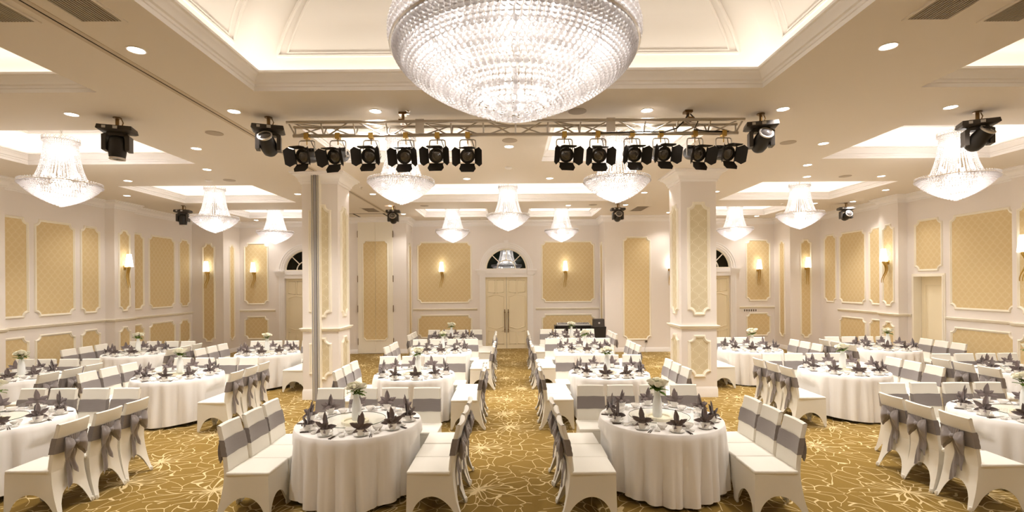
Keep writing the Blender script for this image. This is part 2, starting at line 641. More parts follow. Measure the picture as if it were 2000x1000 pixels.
mould_prof = [(0.0, 0.0), (0.0, 0.045), (0.012, 0.05), (0.016, 0.075), (0.035, 0.085), (0.045, 0.115), (0.075, 0.14), (0.085, 0.15), (0.09, 0.165), (0.115, 0.17), (0.115, 0.195), (0.02, 0.195), (-0.16, 0.195)]
for ci, (x0, x1, y0, y1) in enumerate(COFFERS):
    rect = [(x0, y0), (x0, y1), (x1, y1), (x1, y0)]      # interior on the right-hand side
    big = ci == 0
    edge = MB()
    edge = sweep_plan(rect, [(d, H + z) for d, z in mould_prof], True)
    if big:
        vp = [(-0.16, 0.195), (-0.16, 0.30)]
        for k in range(1, 13):
            a = k / 12 * pi / 2
            vp.append((-0.16 + 1.75 * (1 - cos(a)), 0.30 + 0.78 * sin(a)))
    else:
        vp = [(-0.16, 0.195), (-0.16, 0.38)]
        for k in range(1, 6):
            a = k / 5 * pi / 2
            vp.append((-0.16 + 0.12 * (1 - cos(a)), 0.38 + 0.12 * sin(a)))
    vault = sweep_plan(rect, [(d, H + z) for d, z in vp], True)
    d_, z_ = vp[-1]
    vault.add([(x0 + d_, y0 + d_, H + z_), (x0 + d_, y1 - d_, H + z_), (x1 - d_, y1 - d_, H + z_), (x1 - d_, y0 + d_, H + z_)], [(0, 1, 2, 3)])
    cof = vault.obj('coffer', M['plaster'], ceiling)
    edge.obj('coffer_moulding', M['plaster'], cof)
    strip = sweep_plan(rect, [(-0.13, H + 0.205), (-0.02, H + 0.205)], True)
    strip.obj('cove_light', M['cove'], cof, smooth=0)
    # raised panel outlines on the vault or flat top
    pm = MB()
    if big:
        sides = [(rect[1], rect[2]), (rect[0], rect[1]), (rect[2], rect[3])]
        for (a, b) in sides:
            L = hypot(b[0] - a[0], b[1] - a[1])
            tx, ty = (b[0] - a[0]) / L, (b[1] - a[1]) / L
            nx, ny = ty, -tx

            def S(s, t):
                # s: 0..1 across the trapezoid, t: angle on the vault
                k = t
                d = -0.16 + 1.75 * (1 - cos(k))
                z = H + 0.30 + 0.78 * sin(k)
                ins = d + 0.34
                q = ins + (L - 2 * ins) * s
                return (a[0] + tx * q + nx * (d + 0.006), a[1] + ty * q + ny * (d + 0.006), z - 0.006)
            for off, rr in ((0.0, 0.02), (0.06, 0.012)):
                t0, t1 = 0.22 + off * 0.6, 1.15 - off * 0.6
                a_, b_ = off * 0.35, 1 - off * 0.35
                for seg in ([S(a_ + (b_ - a_) * i / 8, t0) for i in range(9)], [S(b_, t0 + (t1 - t0) * i / 12) for i in range(13)],
                            [S(a_ + (b_ - a_) * i / 8, t1) for i in range(9)], [S(a_, t0 + (t1 - t0) * i / 12) for i in range(13)]):
                    pm.tube(seg, rr, 6)
    else:
        zt = H + 0.498
        for e in (0.30, 0.38):
            pm.tube([(x0 + e, y0 + e, zt), (x0 + e, y1 - e, zt), (x1 - e, y1 - e, zt), (x1 - e, y0 + e, zt)], 0.016, 6, closed=True)
    pm.obj('panel_moulding', M['plaster'], cof)

# ------------------------------------------------------------------ framed wallpaper panels
def outline(u0, u1, v0, v1, n):
    pts = []
    for (cu, cv, a0) in ((u0, v0, pi / 2), (u1, v0, pi), (u1, v1, 3 * pi / 2), (u0, v1, 2 * pi)):
        for k in range(7):
            a = a0 - k / 6 * pi / 2
            pts.append((cu + n * cos(a), cv + n * sin(a)))
    return pts


def panel(wall, P, u0, u1, v0, v1, n=0.11, mat='paper', fw=0.028, proud=0.028):
    """wallpaper sheet with a raised scooped-corner moulding. P(u, v, d) -> xyz"""
    n = min(n, (u1 - u0) * 0.3)
    pts = outline(u0, u1, v0, v1, n)
    sheet = MB()
    sheet.add([P(u, v, 0.006) for u, v in pts], [tuple(range(len(pts)))])
    o = sheet.obj('wall_panel', M[mat], wall, smooth=0, uv=pts)
    k = len(pts)
    prof = [(-fw, 0.004), (-fw * 0.8, proud * 0.5), (-fw * 0.35, proud * 0.55), (-fw * 0.1, proud), (fw * 0.5, proud), (fw * 0.9, proud * 0.5), (fw, 0.0)]
    vs, fs = [], []
    for i in range(k):
        a, p, b = pts[i - 1], pts[i], pts[(i + 1) % k]

        def nr(s, t):
            dx, dy = t[0] - s[0], t[1] - s[1]
            l = hypot(dx, dy) or 1
            return dy / l, -dx / l
        n1, n2 = nr(a, p), nr(p, b)
        dd = max(0.35, 1 + n1[0] * n2[0] + n1[1] * n2[1])
        mx, my = (n1[0] + n2[0]) / dd, (n1[1] + n2[1]) / dd
        for (off, d) in prof:
            vs.append(P(p[0] + mx * off, p[1] + my * off, d))
    m = len(prof)
    for i in range(k):
        j = (i + 1) % k
        for q in range(m - 1):
            fs.append((i * m + q, j * m + q, j * m + q + 1, i * m + q + 1))
    MB().add(vs, fs).obj('panel_moulding', M['cream'], o)
    return o


def PB(y):
    return lambda u, v, d: (u, y - d, v)


def PL(x):
    return lambda u, v, d: (x + d, u, v)


def PR(x):
    return lambda u, v, d: (x - d, u, v)


UP, LO = (1.66, 3.82), (0.42, 1.20)
TALL = (0.45, 3.72)
WL, WB, WR = WALL['left'], WALL['back'], WALL['right']
# left wall
for (a, b) in ((10.22, 10.86), (11.04, 12.02), (12.22, 12.76)):
    panel(WL, PL(-10.65), a, b, *UP)
    panel(WL, PL(-10.65), a, b, *LO)
for (a, b) in ((13.74, 14.30), (14.53, 15.62), (15.86, 16.36)):
    panel(WL, PL(-10.65), a, b, *UP)
    panel(WL, PL(-10.65), a, b, *LO)
for (a, b) in ((13.10, 13.46), (9.55, 9.95)):
    panel(WL, PL(-10.40), a, b, *UP)
    panel(WL, PL(-10.40), a, b, *LO)
# back wall, piers
panel(WB, PB(16.5), -10.28, -9.90, *TALL)
panel(WB, PR(-9.6) if False else (lambda u, v, d: (-9.6 + d, u, v)), 16.86, 17.14, *TALL)
panel(WB, PB(16.5), 9.78, 10.12, *TALL)
panel(WB, lambda u, v, d: (9.43 - d, u, v), 16.84, 17.14, *TALL)
panel(WB, PB(16.5), 3.83, 4.72, 0.42, 3.84)
panel(WB, lambda u, v, d: (-3.45 + d, u, v), 16.85, 17.2, *TALL)
panel(WB, lambda u, v, d: (3.2 - d, u, v), 16.85, 17.2, *TALL)
for (a, b) in ((-9.42, -8.6), (-3.26, -1.36), (1.16, 3.02), (8.44, 9.27)):
    panel(WB, PB(17.5), a, b, 1.66, 3.80)
    panel(WB, PB(17.5), a, b, *LO)
# right wall
for (a, b) in ((13.66, 14.25), (14.43, 15.53)):
    panel(WR, PR(10.45), a, b, *UP)
    panel(WR, PR(10.45), a, b, *LO)
panel(WR, PR(10.45), 15.72, 16.28, *UP)
panel(WR, PR(10.21), 13.05, 13.42, *UP)
panel(WR, PR(10.21), 13.05, 13.42, *LO)
panel(WR, PR(10.45), 11.87, 12.64, 2.58, 3.84)
panel(WR, PR(10.45), 10.16, 11.62, *UP)
panel(WR, PR(10.45), 10.16, 11.62, *LO)
panel(WR, PR(10.21), 9.4, 9.85, *UP)
panel(WR, PR(10.21), 9.4, 9.85, *LO)

# chair rails
rail_prof = [(0.0, 1.375), (0.012, 1.38), (0.02, 1.395), (0.03, 1.40), (0.034, 1.425), (0.045, 1.43), (0.045, 1.445), (0.0, 1.45)]
rl = sweep_plan(PATH[0:10], rail_prof)
rl.obj('trim_2', M['cream'], kind='structure', label='cream chair rail along the left wall')
rb = MB()
for seg in ([(-9.6, 17.5), (-8.33, 17.5)], [(-3.45, 17.5), (-1.15, 17.5)], [(0.93, 17.5), (3.2, 17.5)], [(8.18, 17.5), (9.43, 17.5)]):
    rb.join(sweep_plan(seg, rail_prof))
rb.obj('trim_3', M['cream'], kind='structure', label='cream chair rails on the back wall beside the doors')
rr = MB()
rr.join(sweep_plan([(10.45, 15.62)] + PATH[23:26] + [(10.45, 12.9), (10.45, 12.75)], rail_prof))
rr.join(sweep_plan([(10.45, 11.76), (10.45, 9.98), (10.21, 9.98), (10.21, 9.25), (10.45, 9.25), (10.45, -4)], rail_prof))
rr.obj('trim_4', M['cream'], kind='structure', label='cream chair rail along the right wall')
base_prof = [(0.0, 0.0), (0.02, 0.0), (0.02, 0.11), (0.012, 0.125), (0.012, 0.14), (0.0, 0.145)]
sweep_plan(PATH[0:10], base_prof).obj('baseboard_left', M['plaster'], kind='structure')
bb = MB()
for seg in ([(-10.65, 16.5), (-9.6, 16.5), (-9.6, 17.5), (-8.2, 17.5)], [(-6.3, 17.5), (-5.7, 17.5), (-5.7, 16.5), (-5.1, 16.5)], [(-3.9, 16.5), (-3.45, 16.5), (-3.45, 17.5), (-1.06, 17.5)],
            [(0.84, 17.5), (3.2, 17.5), (3.2, 16.5), (5.55, 16.5), (5.55, 17.5), (6.17, 17.5)], [(8.07, 17.5), (9.43, 17.5), (9.43, 16.5), (10.45, 16.5)]):
    bb.join(sweep_plan(seg, base_prof))
bb.obj('baseboard_back', M['plaster'], kind='structure')
br = sweep_plan(PATH[22:27] + [(10.45, 12.75)], base_prof)
br.join(sweep_plan([(10.45, 11.76)] + PATH[27:], base_prof))
br.obj('baseboard_right', M['plaster'], kind='structure')

# ------------------------------------------------------------------ arched double doors in the back wall
def wavy(u0, u1, z, dz, n=14):
    """ogee rail: flat shoulders and a raised middle"""
    out = []
    for i in range(n + 1):
        s = i / n
        out.append((u0 + (u1 - u0) * s, z + dz * 0.5 * (1 - cos(2 * pi * s))))
    return out


def leaf_mouldings(w0, w1):
    """panel lines of one leaf in (u, z)"""
    loops = []
    um = (w0 + w1) / 2
    # two short upper panels, one long middle panel, two short lower panels
    loops.append([(w0, 2.44), (um - 0.03, 2.44), (um - 0.03, 1.98), (w0, 2.02)])
    loops.append([(um + 0.03, 2.44), (w1, 2.44), (w1, 2.02), (um + 0.03, 1.98)])
    mid = wavy(w0, w1, 1.86, 0.07) + list(reversed(wavy(w0, w1, 0.78, -0.07)))
    loops.append(mid)
    loops.append([(w0, 0.64), (um - 0.03, 0.58), (um - 0.03, 0.16), (w0, 0.16)])
    loops.append([(um + 0.03, 0.58), (w1, 0.64), (w1, 0.16), (um + 0.03, 0.16)])
    return loops


def arched_door(cx, idx, desc):
    Y = 17.5
    root = empty('door_%d' % idx, (cx, Y, 0))
    root['kind'] = 'structure'
    root['label'] = 'cream double door under an arched fanlight, %s' % desc
    hw = 0.75
    for s in (-1, 1):
        lf = MB()
        a, b = (-hw, -0.004) if s < 0 else (0.004, hw)
        lf.box(a, b, 0.09, 0.13, 0.0, 2.55)
        leaf = lf.obj('door_leaf', M['door'], root)
        mm = MB()
        for lp in leaf_mouldings(a + 0.09, b - 0.09):
            mm.tube([(u, 0.090, z) for u, z in lp], 0.017, 6, closed=True)
        mm.obj('panel_moulding', M['door'], leaf)
        hd = MB()
        x = s * 0.062
        hd.tube([(x, 0.02, 0.62), (x, 0.02, 1.36)], 0.014, 8)
        for z in (0.68, 1.30):
            hd.tube([(x, 0.02, z), (x, 0.09, z)], 0.012, 8)
            hd.lathe([(0.001, -0.035), (0.02, -0.02), (0.024, 0.0), (0.02, 0.02), (0.001, 0.035)], 8, (x, 0.02, z))
        hd.lathe([(0.014, 0), (0.02, 0.02), (0.001, 0.05)], 8, (x, 0.02, 1.36))
        hd.lathe([(0.001, -0.05), (0.02, -0.02), (0.014, 0)], 8, (x, 0.02, 0.62))
        hd.obj('door_handle', M['bronze'], leaf, label='long dark bronze pull handle')
    fr = MB()
    for s in (-1, 1):
        # pilaster casing with two fillets, jamb reveal, capital block
        def bx(a, b, *q):
            fr.box(min(a, b), max(a, b), *q)
        bx(s * 0.76, s * 0.95, -0.03, 0.05, 0, 2.63)
        bx(s * 0.80, s * 0.83, -0.042, -0.03, 0.15, 2.55)
        bx(s * 0.88, s * 0.91, -0.042, -0.03, 0.15, 2.55)
        bx(s * 0.745, s * 0.765, -0.024, 0.14, 0, 2.60)
        bx(s * 0.74, s * 1.00, -0.06, 0.05, 2.63, 2.67)
        bx(s * 0.74, s * 1.03, -0.08, 0.05, 2.67, 2.74)
        bx(s * 0.74, s * 1.06, -0.10, 0.05, 2.74, 2.78)
        bx(s * 0.74, s * 1.09, -0.12, 0.05, 2.78, 2.832)
    fr.box(-0.775, 0.775, -0.02, 0.14, 2.55, 2.68)
    fr.box(-0.775, 0.775, -0.04, 0.14, 2.68, 2.72)
    fr.box(-0.775, 0.775, -0.03, 0.10, 2.72, 2.83)
    # arch casing (stepped) and the spandrels that fill up to the wall
    nA = 36
    prof = [(0.735, 0.10), (0.735, -0.015), (0.765, -0.02), (0.77, -0.035), (0.83, -0.035), (0.835, -0.05), (0.90, -0.05), (0.905, -0.062), (0.95, -0.062), (0.95, 0.0)]
    vs, fs = [], []
    for i in range(nA + 1):
        a = pi * i / nA
        for (r, d) in prof:
            vs.append((r * cos(a), d, ZA + r * sin(a)))
    k = len(prof)
    for i in range(nA):
        for q in range(k - 1):
            fs.append((i * k + q, (i + 1) * k + q, (i + 1) * k + q + 1, i * k + q + 1))
    fr.add(vs, fs)
    vs, fs = [], []
    for i in range(nA + 1):
        a = pi * i / nA
        c, s = cos(a), sin(a)
        t = min(RA / max(abs(c), 1e-6), RA / max(s, 1e-6))
        vs += [(RA * c, 0, ZA + RA * s), (t * c, 0, ZA + t * s)]
    for i in range(nA):
        fs.append((2 * i, 2 * i + 1, 2 * i + 3, 2 * i + 2))
    sp = MB().add(vs, fs)
    sp.box(-RA, -0.94, 0, 0.02, 0, ZA)
    sp.box(0.94, RA, 0, 0.02, 0, ZA)
    sp.obj('arch_spandrel', M['paint'], root)
    fr.obj('door_frame', M['plaster'], root)
    ks = MB()
    ks.frustum((0.045, 0.05), (0.075, 0.06), ZA + 0.74, ZA + 1.02, (0, -0.05))
    ks.obj('keystone', M['plaster'], root)
    # fanlight
    win = empty('window_%d' % idx, (cx, Y, ZA))
    win['kind'] = 'structure'
    win['label'] = 'half-round fanlight of dark glass over the door %s' % desc
    R0, R1 = 0.33, 0.72
    for q in range(4):
        pn = MB()
        a0, a1 = pi * q / 4, pi * (q + 1) / 4
        pts = [(R1 * cos(a0 + (a1 - a0) * i / 8), 0.06, R1 * sin(a0 + (a1 - a0) * i / 8)) for i in range(9)]
        pts += [(R0 * cos(a1 + (a0 - a1) * i / 6), 0.06, R0 * sin(a1 + (a0 - a1) * i / 6)) for i in range(7)]
        pn.add(pts, [tuple(range(len(pts)))])
        pn.obj('pane', M['pane'], win, smooth=0)
    pn = MB()
    pts = [(R0 * cos(pi * i / 14), 0.06, R0 * sin(pi * i / 14)) for i in range(15)]
    pn.add(pts, [tuple(range(15))])
    pn.obj('pane', M['pane'], win, smooth=0)
    wf = MB()
    wf.tube([(R0 * cos(pi * i / 20), 0.045, R0 * sin(pi * i / 20)) for i in range(21)], 0.02, 6)
    for a in (pi / 4, pi / 2, 3 * pi / 4):
        wf.tube([(R0 * cos(a), 0.045, R0 * sin(a)), (R1 * cos(a), 0.045, R1 * sin(a))], 0.018, 6)
    wf.tube([(0.715 * cos(pi * i / 30), 0.03, 0.715 * sin(pi * i / 30)) for i in range(31)], 0.025, 6)
    wf.box(-0.735, 0.735, 0.01, 0.07, -0.005, 0.03)
    wf.obj('window_frame', M['cream'], win)


arched_door(-7.25, 1, 'left of the left column')
arched_door(-0.11, 2, 'at the end of the centre aisle')
arched_door(7.12, 3, 'right of the right column')

# dark foyer behind the fanlights
fy = MB()
fy.box(-10, 10, 21.2, 21.3, 0, 4.6)
fy.box(-10, 10, 17.8, 21.3, 4.6, 4.7)
fy.box(-10, 10, 17.8, 21.3, -0.1, -0.06)
fy.obj('wall_foyer', M['foyer'], kind='structure')

# plain door in the right wall
d4 = empty('door_4', (10.45, (RD[0] + RD[1]) / 2, 0))
d4['kind'] = 'structure'
d4['label'] = 'plain cream door recessed in the right wall'
hw = (RD[1] - RD[0]) / 2
lf = MB()
lf.box(0.17, 0.21, -hw, hw, 0, RD[2])
leaf = lf.obj('door_leaf', M['door'], d4)
mm = MB()
mm.tube([(0.168, -hw + 0.13, 0.2), (0.168, -hw + 0.13, RD[2] - 0.22), (0.168, hw - 0.13, RD[2] - 0.22), (0.168, hw - 0.13, 0.2)], 0.012, 6, closed=True)
mm.obj('panel_moulding', M['door'], leaf)
fr = MB()
for s in (-1, 1):
    a, b = sorted((s * (hw + 0.03), s * (hw + 0.07)))
    fr.box(-0.025, 0.0, a, b, 0, RD[2])
    a, b = sorted((s * hw, s * (hw + 0.03)))
    fr.box(-0.04, 0.168, a, b, 0, RD[2])
fr.box(-0.025, 0.0, -hw - 0.07, hw + 0.07, RD[2] + 0.03, RD[2] + 0.07)
for s in (-1, 1):
    a, b = sorted((s * (hw + 0.03), s * (hw + 0.07)))
    fr.box(-0.025, 0.0, a, b, RD[2], RD[2] + 0.03)
fr.box(-0.04, 0.168, -hw - 0.03, hw + 0.03, RD[2], RD[2] + 0.03)
fr.obj('door_frame', M['cream'], d4)

# partition closet doors in the left pier
d5 = empty('door_5', (-4.49, 16.5, 0))
d5['kind'] = 'structure'
d5['label'] = 'tall cream pair of closet doors with one wallpaper panel, behind the left column'
for s in (-1, 1):
    lf = MB()
    a, b = sorted((s * 0.003, s * 0.585))
    lf.box(a, b, -0.03, 0.0, 0.02, 4.50)
    leaf = lf.obj('door_leaf', M['cream'], d5)
    pts = [(0.0, 0.45), (0.33, 0.45)] + [(0.41 + 0.08 * cos(pi + k / 5 * -pi / 2), 0.45 + 0.08 * sin(pi - k / 5 * pi / 2)) for k in range(6)] + \
          [(0.41 + 0.08 * cos(-pi / 2 - k / 5 * pi / 2), 3.78 + 0.08 * sin(-pi / 2 - k / 5 * pi / 2)) for k in range(6)] + [(0.33, 3.78), (0.0, 3.78)]
    pts = [(s * (u + 0.004), v) for u, v in pts]
    sh = MB().add([(u, -0.034, v) for u, v in pts], [tuple(range(len(pts)))])
    sh.obj('wall_panel', M['paper'], leaf, smooth=0, uv=pts)
    fm = MB().tube([(u, -0.034, v) for u, v in pts], 0.02, 6)
    fm.obj('panel_moulding', M['cream'], leaf)
    hg = MB()
    for z in (0.3, 1.4, 2.4, 3.9):
        hg.box(min(s * 0.585, s * 0.6), max(s * 0.585, s * 0.6), -0.045, 0.0, z, z + 0.22)
    hg.obj('hinge', M['bronze'], leaf)

# ------------------------------------------------------------------ columns
def column(x0, x1, y0, y1, label, post=None):
    c = MB()
    c.box(x0, x1, y0, y1, 0, H)
    o = c.obj('column', M['paint'], kind='structure', label=label)
    sq = [(x0, y0), (x0, y1), (x1, y1), (x1, y0)]
    b = sweep_plan(sq, [(0.0, 0.0), (0.014, 0.0), (0.014, 0.16), (0.010, 0.175), (0.006, 0.20), (0.0, 0.21)], True, -1)
    b.obj('column_base', M['plaster'], o)
    r = sweep_plan(sq, [(d * 1.3, z - 0.005) for d, z in rail_prof], True, -1)
    r.obj('column_rail', M['cream'], o)
    cp = sweep_plan(sq, [(d * 1.15, H - (H - z) * 1.15) for d, z in crown_prof], True, -1)
    cp.obj('column_cornice', M['plaster'], o)
    xm = (x0 + x1) / 2
    faces = [((lambda u, v, d: (u, y0 - d, v)), xm - 0.2, xm + 0.2),
             ((lambda u, v, d: (x0 - d, u, v)), y0 + 0.17, y1 - 0.17),
             ((lambda u, v, d: (x1 + d, u, v)), y0 + 0.17, y1 - 0.17)]
    for P, a, b_ in faces:
        panel(o, P, a, b_, 1.68, 3.90, 0.11, 'paper2', 0.032, 0.035)
        panel(o, P, a, b_, 0.43, 1.22, 0.11, 'paper2', 0.032, 0.035)
    return o


colL = column(-4.17, -3.45, 9.9, 10.6, 'square white panelled column left of the aisle with a grey partition post')
colR = column(3.46, 4.17, 9.9, 10.6, 'square white panelled column right of the aisle')
po = MB()
po.box(-3.945, -3.775, 9.79, 9.9, 0, H)
post = po.obj('partition_post', M['cream'], colL)
for (a, b, m_) in ((-3.932, -3.920, 'grey'), (-3.893, -3.888, 'dark'), (-3.888, -3.835, 'grey'), (-3.835, -3.831, 'dark'), (-3.805, -3.795, 'grey')):
    MB().box(a, b, 9.775, 9.79, 0, H - 0.01).obj('post_seal', M[m_], post)

# partition tracks in the ceiling
tk = MB()
tk.box(-3.905, -3.855, -1.0, 16.3, H - 0.006, H + 0.0)
tk.box(-3.835, -3.785, -1.0, 16.3, H - 0.006, H + 0.0)
t1 = tk.obj('trim_5', M['track'], kind='structure', label='ceiling track of the folding partition left of the aisle')
MB().box(-3.855, -3.835, -1.0, 16.3, H - 0.003, H).obj('track_slot', M['dark'], t1)
tk = MB()
for (a, b, c, d) in ((-5.1, -3.9, 15.58, 15.62), (-4.98, -3.9, 16.44, 16.49), (-4.98, -4.93, 15.6, 16.45), (-4.02, -3.97, 15.6, 16.45)):
    tk.box(a, b, c, d, H - 0.004, H)
tk.obj('trim_6', M['dark'], kind='structure', label='dark parking tracks in the ceiling before the closet doors')

# ------------------------------------------------------------------ recessed downlights and other ceiling fittings
DL = [(-3.56, 4.71, 'left of the domed coffer, just right of the track'), (3.67, 4.74, 'right of the domed coffer'),
      (-5.73, 6.45, 'behind the leftmost moving head'), (-3.56, 6.38, 'above the head left of the truss'), (-1.73, 6.41, 'above the left half of the truss'),
      (1.82, 6.45, 'above the right half of the truss'), (3.6, 6.44, 'right of the right truss end'), (5.77, 6.41, 'near the rightmost moving head'),
      (-5.14, 8.09, 'beside the front left chandelier coffer'), (-3.55, 8.1, 'beside the track, under the left truss end'), (0.01, 8.1, 'between the two chandeliers behind the truss'),
      (3.61, 8.25, 'behind the right truss end'), (5.16, 8.05, 'beside the front right chandelier coffer'),
      (-5.86, 9.55, 'behind the front left chandelier coffer'), (-1.67, 9.15, 'behind the left truss chandelier'), (1.77, 9.61, 'behind the right truss chandelier'), (5.79, 9.52, 'behind the front right chandelier coffer'),
      (-8.15, 10.52, 'in front of the second left coffer, toward the wall'), (-0.9, 10.55, 'in front of the middle coffer, left one'), (0.88, 10.56, 'in front of the middle coffer, right one'),
      (6.42, 10.58, 'in front of the second right coffer, toward the aisle'), (8.02, 10.58, 'in front of the second right coffer, toward the wall'),
      (-3.36, 10.73, 'at the right cornice of the left column'), (3.37, 10.74, 'at the left cornice of the right column'),
      (-9.5, 12.23, 'nearest the left wall'), (-5.23, 12.18, 'between second left coffer and left column'), (-3.39, 12.25, 'third beside the track'), (3.39, 12.3, 'left of the right column, behind it'),
      (5.16, 12.23, 'between right column and second right coffer'), (9.34, 12.18, 'nearest the right wall'),
      (10.03 - 0.3, 13.9, 'by the right wall, next to the far moving head'), (8.81, 14.17, 'behind the second right chandelier'), (-3.38, 14.09, 'fourth beside the track'), (-3.38, 15.74, 'last beside the track, by the closet'),
      (1.72, 14.23, 'before the small far right-hand coffer'), (3.37, 14.2, 'before the far right pier'), (5.14, 15.81, 'close to the left side of the right column'),
      (-8.73, 16.97, 'near the back wall over the left door bay'), (8.47, 16.81, 'near the back wall over the right door bay')]
ring_me = MB().lathe([(0.085, 0.0), (0.085, -0.006), (0.075, -0.008), (0.066, 0.0)], 24).mesh('trim_ring', M['plaster'])
disc_me = MB().lathe([(0.001, -0.002), (0.068, -0.002), (0.068, 0.001)], 24).mesh('lamp_disc', M['lamp'], 0)


def spot(loc, watts, parent=None, size=115, name='downlight_lamp'):
    ld = bpy.data.lights.new(name, 'SPOT')
    ld.energy = watts
    ld.color = WARM
    ld.spot_size = radians(size)
    ld.spot_blend = 0.7
    ld.shadow_soft_size = 0.06
    lo = bpy.data.objects.new(name, ld)
    COL.objects.link(lo)
    lo.location = loc
    if parent is not None:
        lo.parent = parent
    return lo


for (x, y, d) in DL:
    t = empty('downlight', (x, y, H))
    tag(t, 'lit round recessed downlight, ' + d, 'downlight', 'recessed ceiling downlights')
    mobj('trim_ring', ring_me, t)
    mobj('lamp_disc', disc_me, t)
    spot((0, 0, -0.015), DOWN_W * (0.45 if (y > 15 or abs(x) > 9.3) else (1.3 if y > 9 else 1.0)), t)
for (x, y, d) in ((-3.6, 1.8, 'over the left front of the stage'), (3.6, 1.8, 'over the right front of the stage'), (-3.6, -1.4, 'over the left rear of the stage'),
                  (3.6, -1.4, 'over the right rear of the stage'), (0, -1.4, 'over the middle of the stage behind the camera'), (-7, -0.5, 'behind the camera toward the left wall'),
                  (7, -0.5, 'behind the camera toward the right wall'), (-9.6, 5, 'by the near left wall outside the picture'), (9.6, 5, 'by the near right wall outside the picture'),
                  (-9.6, 8.2, 'by the left wall beyond the picture edge'), (9.6, 8.2, 'by the right wall beyond the picture edge')):
    # added fill downlights, unseen outside the frame, to brighten the room
    t = empty('downlight', (x, y, H))
    tag(t, 'added unseen fill downlight ' + d, 'downlight', 'added fill downlights outside the frame')
    mobj('trim_ring', ring_me, t)
    mobj('lamp_disc', disc_me, t)
    spot((0, 0, -0.015), DOWN_W, t)

SPK = [(-4.36, 7.29, 'left of the truss'), (-5.99, 10.54, 'above the second left chandelier'), (4.54, 7.98, 'right of the truss'), (7.23, 10.56, 'before the second right coffer'),
       (0.02, 7.76, 'between the truss chandeliers'), (0.91, 6.47, 'at the right edge of the great chandelier'), (-2.43, 14.14, 'before the small far left-hand coffer'), (2.42, 14.16, 'before the small far right-hand coffer')]
spk_me = MB().lathe([(0.12, 0.0), (0.12, -0.006), (0.105, -0.009), (0.001, -0.007)], 24).mesh('ceiling_speaker', M['speaker'])
for (x, y, d) in SPK:
    o = mobj('ceiling_speaker', spk_me)
    o.location = (x, y, H)
    tag(o, 'round flush ceiling speaker grille, ' + d, 'speaker', 'round ceiling speakers')
det_me = MB().lathe([(0.075, 0.0), (0.075, -0.012), (0.05, -0.03), (0.001, -0.034)], 16).mesh('smoke_detector', M['plaster'])
for (x, y, d) in ((-6.42, 10.52, 'above the second left chandelier'), (0.0, 9.56, 'behind the truss above the middle chandelier')):
    o = mobj('smoke_detector', det_me)
    o.location = (x, y, H)
    tag(o, 'small white round smoke detector, ' + d, 'detector', 'smoke detectors')
spr = MB().lathe([(0.035, 0.0), (0.03, -0.008), (0.008, -0.012), (0.008, -0.035), (0.022, -0.037), (0.022, -0.041), (0.001, -0.042)], 10).mesh('sprinkler', M['chrome'])
for (x, y, d) in ((-1.31, 6.42, 'beside the truss hanger'), (-3.42, 11.4, 'behind the left column by the track'), (-0.25, 14.3, 'between the small far coffers'), (2.05, 16.95, 'near the back wall right'), (-1.0, 16.95, 'near the back wall left of the door'), (7.9, 14.2, 'beside the second right chandelier')):
    o = mobj('sprinkler', spr)
    o.location = (x, y, H)
    tag(o, 'tiny chrome ceiling sprinkler head, ' + d, 'sprinkler', 'ceiling sprinklers')


def grille(x0, x1, y0, y1, label, ns=13):
    t = empty('air_grille', ((x0 + x1) / 2, (y0 + y1) / 2, H))
    tag(t, label, 'grille', 'ceiling air grilles')
    hx, hy = (x1 - x0) / 2, (y1 - y0) / 2
    b = MB().box(-hx, hx, -hy, hy, -0.004, -0.001)
    b.obj('backing', M['dark'], t)
    f = MB()
    for (a, b_, c, d) in ((-hx - 0.03, -hx, -hy - 0.03, hy + 0.03), (hx, hx + 0.03, -hy - 0.03, hy + 0.03), (-hx, hx, -hy - 0.03, -hy), (-hx, hx, hy, hy + 0.03)):
        f.box(a, b_, c, d, -0.012, 0.0)
    f.obj('frame', M['ceiling'], t)
    s = MB()
    for i in range(ns):
        x = -hx + (i + 0.5) * 2 * hx / ns
        s.box(x - hx / ns * 0.55, x + hx / ns * 0.55, -hy, hy, -0.012, -0.004)
    s.obj('slats', M['slat'], t, kind='stuff')


grille(-3.62, -3.28, 2.2, 4.18, 'slatted air grille right of the partition track, top left')
grille(-4.36, -4.02, 2.2, 4.18, 'slatted air grille left of the partition track, top left corner')
grille(3.45, 3.8, 2.2, 4.24, 'slatted air grille right of the domed coffer, top right')
grille(4.14, 4.45, 2.2, 4.28, 'slatted air grille in the top right corner')
grille(-4.35, -3.98, 14.45, 15.2, 'small distant air grille before the closet doors', 9)
grille(3.78, 4.14, 14.45, 15.4, 'small distant air grille before the right pier', 9)


# ------------------------------------------------------------------ chandeliers
def bead_pts(mb, c, r, kind=0):
    """one faceted crystal: octahedron-like bead"""
    x, y, z = c
    if kind == 0:
        vs = [(x, y, z + r), (x + r, y, z), (x, y + r, z), (x - r, y, z), (x, y - r, z), (x, y, z - r)]
        fs = [(0, 1, 2), (0, 2, 3), (0, 3, 4), (0, 4, 1), (5, 2, 1), (5, 3, 2), (5, 4, 3), (5, 1, 4)]
        mb.add(vs, fs)


bmi = bmesh.new()
bmesh.ops.create_icosphere(bmi, subdivisions=2, radius=1.0)
ICO_V = [tuple(v.co) for v in bmi.verts]
ICO_F = [tuple(v.index for v in f.verts) for f in bmi.faces]
bmi.free()


def point_light(name, loc, watts, parent, r=0.05, col=(1.0, 0.95, 0.90)):
    ld = bpy.data.lights.new(name, 'POINT')
    ld.energy = watts
    ld.color = col
    ld.shadow_soft_size = r
    lo = bpy.data.objects.new(name, ld)
    COL.objects.link(lo)
    lo.location = loc
    lo.parent = parent
    return lo


